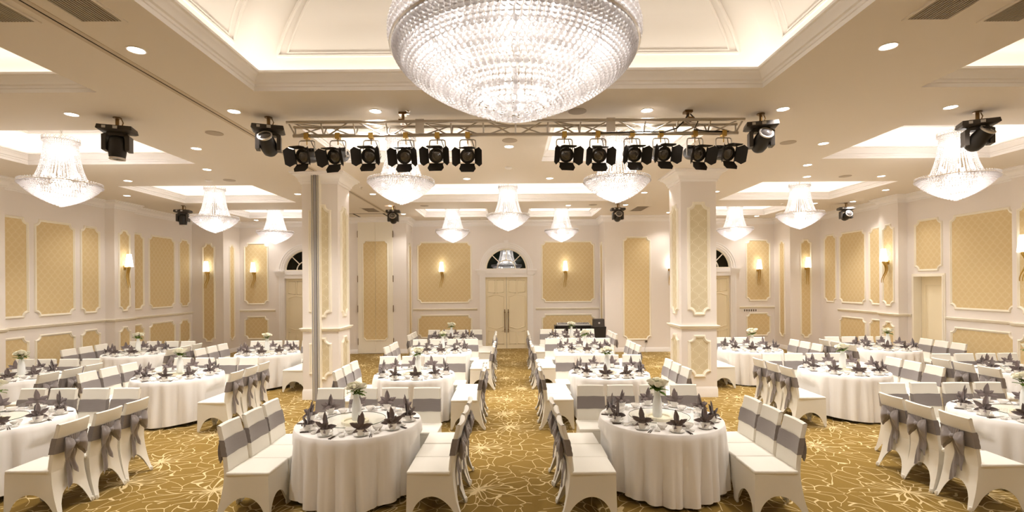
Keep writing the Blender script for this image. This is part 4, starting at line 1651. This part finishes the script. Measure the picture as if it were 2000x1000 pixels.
# folded napkin: a fan of pointed leaves in the x-z plane around a tall upright one
def napkin_mesh(var):
    mb = MB()
    rd = random.Random(40 + var)

    def petal(ang, L, W, yb, lean, curl=0.0):
        # leaf in local (a: along, w: across), folded along its middle
        d = (sin(ang), cos(ang))       # x, z
        n = (cos(ang), -sin(ang))
        pts = []
        for (a, w_, fold) in ((0, 0.014, 0), (0.25, W * 0.95, 0.009), (0.5, W * 1.08, 0.014), (0.78, W * 0.66, 0.009), (1, 0, 0)):
            y = yb + lean * a * L + curl * a * a
            z_drop = -0.0
            c = (d[0] * a * L, y + 0.010 * sin(pi * a), d[1] * a * L + z_drop)
            pts.append(((c[0] + n[0] * w_, c[1] - fold, c[2] + n[1] * w_), c, (c[0] - n[0] * w_, c[1] - fold, c[2] - n[1] * w_)))
        vs = [p for row in pts for p in row]
        fs = []
        for i in range(4):
            for k in range(2):
                fs.append((i * 3 + k, i * 3 + k + 1, i * 3 + k + 4, i * 3 + k + 3))
        mb.add(vs, fs)
        mb.add([(x, y + 0.004, z) for x, y, z in vs], [tuple(reversed(f)) for f in fs])
    j = lambda s: rd.uniform(-s, s)
    petal(0.05 + j(0.12), 0.150, 0.027, 0.0, 0.10)
    petal(-0.12 + j(0.1), 0.115, 0.022, 0.014, 0.15)
    for s in (-1, 1):
        petal(s * (1.12 + j(0.15)), 0.112, 0.023, -0.006, -0.22)
        petal(s * (1.55 + j(0.15)), 0.105, 0.021, 0.018, 0.28)
        petal(s * (1.95 + j(0.15)), 0.075, 0.015, -0.028, -0.35)
        petal(s * (0.55 + j(0.1)), 0.07, 0.016, -0.02, -0.25)
    mb.lathe([(0.001, -0.045), (0.030, -0.03), (0.032, -0.006), (0.02, 0.018), (0.001, 0.03)], 9)
    return mb.mesh('napkin', M['napkin'], 30)


napkins = [napkin_mesh(k) for k in range(4)]
saucer_me = MB().lathe([(0.001, 0.0), (0.05, 0.0), (0.078, 0.013), (0.080, 0.015), (0.076, 0.016), (0.05, 0.006), (0.001, 0.005)], 24).mesh('saucer', M['china'])
cup_prof = [(0.001, 0.0), (0.030, 0.0), (0.032, 0.006), (0.046, 0.028), (0.052, 0.064), (0.0525, 0.067), (0.050, 0.066), (0.043, 0.030), (0.029, 0.010), (0.001, 0.008)]
cup_me = MB().lathe(cup_prof, 20).mesh('cup', M['china'])
handle_pts = [(0.049, 0, 0.052), (0.066, 0, 0.054), (0.076, 0, 0.042), (0.070, 0, 0.026), (0.044, 0, 0.021)]
handle_me = MB().tube(handle_pts, 0.004, 6).mesh('cup_handle', M['china'])
cup2_me = MB().lathe(cup_prof, 14).tube(handle_pts, 0.004, 5).mesh('cup', M['china'])
bowl_me = MB().lathe([(0.001, 0.0), (0.025, 0.0), (0.025, 0.006), (0.045, 0.025), (0.058, 0.052), (0.056, 0.052), (0.042, 0.028), (0.02, 0.011), (0.001, 0.010)], 20).mesh('rice_bowl', M['china'])
glass_me = MB().lathe([(0.001, 0.0), (0.030, 0.0), (0.036, 0.095), (0.034, 0.095), (0.029, 0.012), (0.001, 0.012)], 18).mesh('tumbler', M['glass'])
rest_me = MB().lathe([(0.001, 0.0), (0.022, 0.0), (0.034, 0.012), (0.032, 0.013), (0.02, 0.005), (0.001, 0.004)], 16).mesh('sauce_dish', M['china'])
spoon = MB()
spoon.grid(lambda u, v: (0.020 * sin(pi * (0.08 + 0.84 * v)) * cos(pi * u), -0.025 + 0.055 * v, 0.018 - 0.010 * sin(pi * u) * sin(pi * v)), 6, 6)
spoon.tube([(0, 0.028, 0.018), (0, 0.06, 0.028), (0, 0.095, 0.034)], [0.007, 0.006, 0.005], 6)
spoon_me = spoon.mesh('soup_spoon', M['china'], 60)
stick = MB().tube([(0, -0.10, 0.004), (0, -0.01, 0.006)], [0.0048, 0.0045], 6)
stick_a = stick.mesh('stick_grip', M['dark_wood'])
stick_b = MB().tube([(0, -0.012, 0.006), (0, 0.10, 0.012)], [0.0046, 0.003], 6).mesh('stick_tip', M['silver'])
restb_me = MB().box(-0.02, 0.02, -0.006, 0.006, 0.0, 0.008).mesh('chopstick_rest', M['china'])

CLOCK = ['twelve', 'one', 'two', 'three', 'four', 'five', 'six', 'seven', 'eight', 'nine', 'ten', 'eleven']
ti = 0
OFFS = {'R1': 0.0, 'L1': 18.0, 'L2': 12.0, 'R2': 18.0, 'A1': 8.0, 'E1': -8.0, 'A2': 14.0, 'F2': -12.0}
VOFF = {'R1': (-0.07, -0.13), 'L1': (0.0, -0.1), 'B2': (0.18, 0.0), 'R2': (-0.05, -0.1)}

for key, (tx, ty, T) in TABLES.items():
    rnd = random.Random(hash(key) % 1000 if False else sum(map(ord, key)) * 7)
    near = ty < 6
    t = tp if ti == 0 else copy_tree(tp)
    t.location = (tx, ty, 0)
    tag(t, 'round banquet table hidden under a white cloth, the ' + T, 'table', 'round banquet tables')
    c = mobj('tablecloth', cloths[ti % 5])
    c.location = (tx, ty, 0)
    tag(c, 'white floor-length tablecloth draped over the ' + T, 'tablecloth', 'white tablecloths')
    vx, vy = VOFF.get(key, (rnd.uniform(-0.06, 0.06), rnd.uniform(-0.1, 0.05)))
    l = ls if ti == 0 else copy_tree(ls)
    l.location = (tx - 0.03, ty - 0.06, Z_T)
    tag(l, 'round glass turntable in the middle of the ' + T, 'lazy susan', 'glass turntables')
    v = mobj('flower_vase', vase_me)
    v.location = (tx + vx, ty + vy, Z_T + 0.0405)
    tag(v, 'white bottle vase on the glass turntable of the ' + T, 'vase', 'white flower vases')
    b0 = bq[ti % 3]
    b = b0 if ti < 3 else copy_tree(b0)
    b.location = (tx + vx, ty + vy, Z_T + 0.0405 + 0.29)
    b.rotation_euler = (0, 0, rnd.uniform(0, 6))
    s_ = 1.15 + rnd.uniform(-0.1, 0.1)
    b.scale = (s_, s_, s_)
    tag(b, 'white roses with green leaves in the vase of the ' + T, 'flowers', 'white rose bouquets')
    off = OFFS.get(key, rnd.uniform(-15, 15))
    for k in range(10):
        phi = radians(-90 + off + 36 * k)
        o_ = (cos(phi), sin(phi))
        tn = (-sin(phi), cos(phi))

        def at(rad, tan):
            return tx + o_[0] * rad + tn[0] * tan, ty + o_[1] * rad + tn[1] * tan
        px, py = at(0.55, 0)
        if not in_frame(px, py, Z_T, Z_T + 0.2, 0.1):
            continue
        hr = CLOCK[round(((90 - math.degrees(phi)) % 360) / 30) % 12]
        W = 'at %s o\'clock, %s' % (hr, T)
        rot = phi + pi / 2
        jr = lambda s: rnd.uniform(-s, s)
        x, y = at(0.565, jr(0.02))
        sa = mobj('saucer', saucer_me)
        sa.location = (x, y, Z_T)
        tag(sa, 'white saucer ' + W, 'saucer', 'white saucers')
        cu = mobj('cup', cup_me if near else cup2_me)
        cu.location = (x, y, Z_T + 0.006)
        cu.rotation_euler = (0, 0, rot + 0.4 + jr(0.5))
        if near:
            mobj('cup_handle', handle_me, cu)
        tag(cu, 'white tea cup holding a napkin ' + W, 'cup', 'white tea cups')
        na = mobj('napkin', napkins[rnd.randrange(4)])
        na.location = (x, y, Z_T + 0.082)
        na.rotation_euler = (jr(0.08), jr(0.12), rot + jr(0.35))
        q = 1.06 + jr(0.08)
        na.scale = (q, q, q)
        tag(na, 'dark mauve napkin folded to a star ' + W, 'napkin', 'folded mauve napkins')
        x, y = at(0.455, -0.115 + jr(0.02))
        bo = mobj('rice_bowl', bowl_me)
        bo.location = (x, y, Z_T)
        tag(bo, 'small white bowl ' + W, 'bowl', 'small white bowls')
        x, y = at(0.435, 0.075 + jr(0.015))
        gt = mobj('tumbler', glass_me)
        gt.location = (x, y, Z_T)
        tag(gt, 'clear glass tumbler ' + W, 'glass', 'clear tumblers')
        x, y = at(0.575, 0.165 + jr(0.01))
        di = mobj('sauce_dish', rest_me)
        di.location = (x - o_[0] * 0.03, y - o_[1] * 0.03, Z_T)
        tag(di, 'little white sauce dish ' + W, 'dish', 'white sauce dishes')
        so = mobj('soup_spoon', spoon_me)
        so.location = (x - o_[0] * 0.03, y - o_[1] * 0.03, Z_T + 0.002)
        so.rotation_euler = (0, 0, rot + jr(0.5))
        tag(so, 'white china spoon in its dish ' + W, 'spoon', 'white china spoons')
        skew = jr(0.35) - 0.15
        for e in (-0.007, 0.007):
            x, y = at(0.565, 0.105 + e)
            ck = mobj('chopstick', stick_a)
            ck.location = (x, y, Z_T + 0.001)
            ck.rotation_euler = (0, 0, rot + skew + e * 4)
            mobj('stick_tip', stick_b, ck)
            tag(ck, 'dark chopstick %s the cup ' % ('nearer' if e < 0 else 'farther from') + W, 'chopstick', 'dark chopsticks')
    ti += 1

# ------------------------------------------------------------------ chairs
def lerp_tab(tab, z):
    for (z0_, a), (z1_, b) in zip(tab, tab[1:]):
        if z <= z1_:
            f = (z - z0_) / (z1_ - z0_)
            f = max(0, min(1, f))
            return a + (b - a) * f
    return tab[-1][1]


YB = [(0.0, 0.335), (0.1, 0.30), (0.2, 0.272), (0.35, 0.245), (0.46, 0.238), (0.6, 0.252), (0.75, 0.278), (0.90, 0.318)]
WBK = [(0.0, 0.212), (0.1, 0.205), (0.25, 0.198), (0.46, 0.190), (0.7, 0.182), (0.90, 0.174)]
TOPZ = 0.92


def curv(u, z):
    return 0.022 * (1 - u * u) * min(1, max(0, (z - 0.2) / 0.5))


def chair_proto():
    t = empty('banquet_chair')
    cv = MB()
    ZS = 0.445

    def arch(u, h, e=0.10):
        q = abs(u - 0.5) / (0.5 - e)
        return 0.012 if q >= 1 else max(0.012, h * sqrt(1 - q * q))

    # upper back, outer face
    def outer(u, v):
        z = TOPZ + (ZS - TOPZ) * v
        k = 2 * u - 1
        return (k * lerp_tab(WBK, z), lerp_tab(YB, z) + curv(k, z), z + 0.0)
    cv.grid(outer, 10, 10)

    def lower_back(u, v):
        z = ZS + (arch(u, 0.26, 0.11) - ZS) * v
        k = 2 * u - 1
        return (k * lerp_tab(WBK, z), lerp_tab(YB, z) + curv(k, z), z)
    cv.grid(lower_back, 20, 8)

    # inner face of the backrest
    TH = 0.042

    def inner(u, v):
        z = ZS + (TOPZ - 0.004 - ZS) * v
        k = 2 * u - 1
        return (k * (lerp_tab(WBK, z) - 0.004), lerp_tab(YB, z) - TH + curv(k, z) * 0.9, z)
    cv.grid(inner, 10, 8)

    # top roll and sides of the backrest
    def top(u, v):
        k = 2 * u - 1
        y1, y0 = lerp_tab(YB, TOPZ) + curv(k, TOPZ), lerp_tab(YB, TOPZ) - TH + curv(k, TOPZ) * 0.9
        return (k * (0.180 - 0.004 * (1 - v)), y0 + (y1 - y0) * v, TOPZ - 0.004 * (1 - v) + 0.010 * sin(pi * v))
    cv.grid(top, 10, 4)
    for s in (-1, 1):
        def side(u, v, s=s):
            z = ZS + (TOPZ - ZS) * v
            y1, y0 = lerp_tab(YB, z), lerp_tab(YB, z) - TH
            return (s * (lerp_tab(WBK, z) - 0.004 * (1 - u) + 0.006 * sin(pi * u)), y0 + (y1 - y0) * u, z)
        cv.grid(side, 4, 8)

        def skirt(u, v, s=s):
            z = ZS + (arch(u, 0.23, 0.085) - ZS) * v
            q = 1 - z / ZS
            xf, yf = 0.208 + 0.004 * q, -0.205 - 0.012 * q
            xb, yb_ = lerp_tab(WBK, z), lerp_tab(YB, z)
            return (s * (xf + (xb - xf) * u - 0.018 * sin(pi * u) * q), yf + (yb_ - yf) * u, z)
        cv.grid(skirt, 20, 8)

    def front(u, v):
        z = ZS + (arch(u, 0.215, 0.10) - ZS) * v
        q = 1 - z / ZS
        k = 2 * u - 1
        return (k * (0.208 + 0.004 * q), -0.205 - 0.012 * q + 0.02 * (1 - k * k) * q, z)
    cv.grid(front, 20, 8)
    cv.obj('chair_cover', M['spandex'], t, smooth=50)
    st = MB().box(-0.2095, 0.2095, -0.211, 0.215, 0.44, 0.478)
    me = st.mesh('seat', M['spandex'])
    bevel_mesh(me, 0.014, 3)
    mobj('seat', me, t)
    for (x, y) in ((-0.195, -0.20), (0.195, -0.20), (-0.195, 0.325), (0.195, 0.325)):
        MB().lathe([(0.010, 0.0), (0.015, 0.006), (0.018, 0.03), (0.012, 0.05)], 8, (x, y, 0)).obj('foot', M['spandex'], t)
    # sash
    sa = MB()
    loop = [(k / 8 * 2 - 1, 1) for k in range(9)] + [(1 - k / 8 * 2, 0) for k in range(9)]

    def band(u, v):
        i = int(round(u * 18)) % 18
        k, back = loop[i]
        z = 0.625 + 0.160 * v + 0.0015 * sin(i * 1.7)
        wv = lerp_tab(WBK, z) + 0.005
        g = 0.0065 + 0.002 * sin(v * 19 + i)
        y = (lerp_tab(YB, z) + curv(k, z) + g) if back else (lerp_tab(YB, z) - TH + curv(k, z) * 0.9 - g)
        return (k * wv, y, z)
    sa.grid(band, 18, 6, True)
    sash = sa.obj('sash', M['sash'], t, smooth=60)
    bow = MB()
    yk = lerp_tab(YB, 0.69) + 0.022
    for s in (-1, 1):
        def lobe(u, v, s=s):
            a = 2 * pi * u
            e = v ** 0.8
            rz_ = (0.016 + 0.098 * e) * (1 + 0.2 * cos(9 * a + v * 2)) * (1 if v < 0.93 else 0.86)
            ry_ = 0.012 + 0.030 * sin(pi * min(1, v * 0.92 + 0.05)) * (1 + 0.2 * cos(5 * a))
            return (s * (0.006 + 0.125 * v - 0.016 * (1 - cos(a)) * v * 0.5), yk + 0.018 + ry_ * cos(a) + 0.012 * v, 0.70 + rz_ * sin(a) - 0.045 * v)
        bow.grid(lobe, 20, 8, True)
        bow.add([lobe(i / 20, 1) for i in range(20)], [tuple(range(20))])
    # gathered band above the knot, and the knot
    bow.grid(lambda u, v: ((u - 0.5) * 0.15 * (1 - 0.5 * v), yk + 0.022 + 0.003 * sin(u * 40) + 0.010 * sin(pi * u), 0.787 - 0.085 * v), 24, 3)
    bow.lathe([(0.001, -0.026), (0.020, -0.02), (0.026, 0.0), (0.020, 0.02), (0.001, 0.026)], 10, (0, yk + 0.036, 0.70))
    bow.obj('bow', M['sash'], sash, smooth=60)
    for s, L in ((-1, 0.30), (1, 0.44)):
        def tail(u, v, s=s, L=L):
            wd = 0.018 + 0.026 * min(1, v * 2.0)
            x = s * (0.008 + 0.030 * v) + (u - 0.5) * wd * 1.5
            z = 0.69 - L * v - (0.035 * (1 - abs(u - (0.5 + 0.4 * s)) * 2) if v > 0.99 else 0)
            y = max(lerp_tab(YB, max(0.1, z)) + 0.014, yk - 0.03 + 0.0) + 0.018 + 0.010 * sin(v * 9 + s) + 0.008 * cos(u * 7 + v * 5)
            return (x, y, z)
        tl = MB().grid(tail, 5, 14)
        tl.obj('bow_tail', M['sash'], sash, smooth=60)
    return t


chair = chair_proto()
index_tree(chair)
SIDE_X = {'L1': (0.845, 0.92), 'L2': (0.845, 0.92), 'L3': (0.845, 0.92), 'L4': (0.845, 0.92), 'R1': (0.92, 0.845), 'R2': (0.92, 0.845), 'R3': (0.92, 0.845), 'R4': (0.92, 0.845),
          'A1': (0.92, 1.0), 'E1': (0.94, 0.92), 'C3': (0.80, 0.92)}     # how far the side chairs are pulled out
GROUP = {'A1': (0.18, -0.05), 'E1': (-0.18, -0.06), 'A2': (0.17, -0.06), 'F2': (-0.16, -0.06)}
SIDE_Y = (-0.60, -0.17, 0.26)
FAR_X = (-0.66, -0.235, 0.19, 0.615)
placed = 0
NEAR3 = ('nearest of three', 'middle one', 'farthest of three')
FAR4 = ('leftmost of four', 'second from left', 'third from left', 'rightmost of four')
for key, (tx, ty, T) in TABLES.items():
    rnd = random.Random(sum(map(ord, key)) * 13)
    dy = -0.12 if key == 'R1' else 0.0
    spots = []
    for k, q in enumerate(SIDE_Y):
        spots.append((-SIDE_X.get(key, (0.92, 0.92))[0], q + dy, 90, 'left side', NEAR3[k]))
        spots.append((SIDE_X.get(key, (0.92, 0.92))[1], q + dy, -90, 'right side', NEAR3[k]))
    far_y = 0.68 if ty < 6 else (0.62 if ty < 9 else 0.56)
    for k, q in enumerate(FAR_X):
        spots.append((q, far_y, 0, 'far side', FAR4[k]))
    for (ox, oy, rz, side, which) in spots:
        gx, gy = GROUP.get(key, (0, 0))
        x, y = tx + gx + ox + rnd.uniform(-0.012, 0.012), ty + gy + oy + rnd.uniform(-0.008, 0.008)
        if abs(x) > 9.9 and False:
            continue
        if not in_frame(x, y, 0.0, 0.94, 0.22):
            continue
        o = chair if placed == 0 else copy_tree(chair)
        placed += 1
        o.location = (x, y, 0)
        o.rotation_euler = (0, 0, radians(rz + rnd.uniform(-1.5, 1.5)))
        tag(o, 'white covered chair with grey sash, %s, %s, %s' % (which, side, T), 'chair', 'white covered banquet chairs')

# ------------------------------------------------------------------ black desk and lectern by the back wall, small fittings
dk = empty('console_desk', (2.14, 16.6, 0))
tag(dk, 'low black control desk against the back wall right of the central door', 'desk')
MB().box(-0.62, 0.62, -0.22, 0.25, 0.86, 0.90).obj('desk_top', M['black'], dk)
MB().box(-0.62, 0.62, -0.20, -0.17, 0.62, 0.86).obj('front_panel', M['black'], dk)
for s in (-1, 1):
    a, b = sorted((s * 0.58, s * 0.62))
    MB().box(a, b, -0.20, 0.25, 0.0, 0.86).obj('side_panel', M['black'], dk)
mx_ = empty('mixing_console', (2.15, 16.62, 0.90))
tag(mx_, 'slim silver mixing console lying on the black desk', 'mixer')
c = MB().add([(-0.55, -0.16, 0), (0.55, -0.16, 0), (0.55, 0.2, 0), (-0.55, 0.2, 0), (-0.55, -0.16, 0.03), (0.55, -0.16, 0.03), (0.55, 0.2, 0.075), (-0.55, 0.2, 0.075)],
             [(0, 3, 2, 1), (4, 5, 6, 7), (0, 1, 5, 4), (1, 2, 6, 5), (2, 3, 7, 6), (3, 0, 4, 7)])
c.obj('console_body', M['silver'], mx_)
kb = MB()
for i in range(20):
    kb.box(-0.5 + i * 0.052, -0.49 + i * 0.052, -0.1, 0.12, 0.04, 0.08)
kb.obj('faders', M['black2'], mx_, kind='stuff')
lc = empty('lectern', (2.86, 15.85, 0))
tag(lc, 'black wooden lectern with a small grey emblem standing before the back wall', 'lectern')
MB().frustum((0.17, 0.16), (0.215, 0.2), 0.06, 0.92).obj('lectern_body', M['black'], lc)
MB().box(-0.2, 0.2, -0.18, 0.18, 0.0, 0.06).obj('lectern_base', M['black'], lc)
MB().add([(-0.17, -0.15, 0.92), (0.17, -0.15, 0.92), (0.17, 0.15, 0.92), (-0.17, 0.15, 0.92), (-0.17, -0.12, 1.16), (0.17, -0.12, 1.16), (0.17, 0.15, 1.16), (-0.17, 0.15, 1.16)],
         [(0, 3, 2, 1), (4, 5, 6, 7), (0, 1, 5, 4), (1, 2, 6, 5), (2, 3, 7, 6), (3, 0, 4, 7)]).obj('lectern_head', M['black2'], lc)
em = MB().lathe([(0.03, 0.0), (0.03, 0.006), (0.022, 0.008), (0.018, 0.005), (0.001, 0.006)], 16)
em.xf(Matrix.Translation((0, -0.142, 1.04)) @ Matrix.Rotation(pi / 2, 4, 'X'))
em.obj('emblem', M['silver'], lc, label='small round grey emblem')

so = empty('wall_socket', (4.57, 16.5, 0.35))
tag(so, 'small dark wall socket low on the right pier', 'socket')
MB().box(-0.045, 0.045, -0.012, 0, -0.045, 0.045).obj('face_plate', M['silver'], so)
MB().box(-0.03, 0.03, -0.05, -0.012, -0.03, 0.03).obj('plug', M['switch'], so)
wc = MB().tube([(4.57, 16.45, 0.33), (4.54, 16.43, 0.22), (4.50, 16.42, 0.10), (4.50, 16.38, 0.02), (4.56, 16.3, 0.008)], 0.008, 6).obj('power_cable', M['silver'])
tag(wc, 'thin pale cable hanging from the socket on the right pier', 'cable')
sw = empty('switch_panel', (8.56, 17.5, 1.31))
tag(sw, 'row of six small dark switches below the chair rail right of the right door', 'switch panel')
MB().box(-0.25, 0.25, -0.012, 0, -0.06, 0.06).obj('face_plate', M['plaster'], sw)
swm = MB().box(-0.02, 0.02, -0.02, -0.012, -0.035, 0.035).mesh('switch', M['switch'])
for i in range(6):
    o = mobj('switch', swm, sw)
    o.location = (-0.2 + i * 0.08, 0, 0)
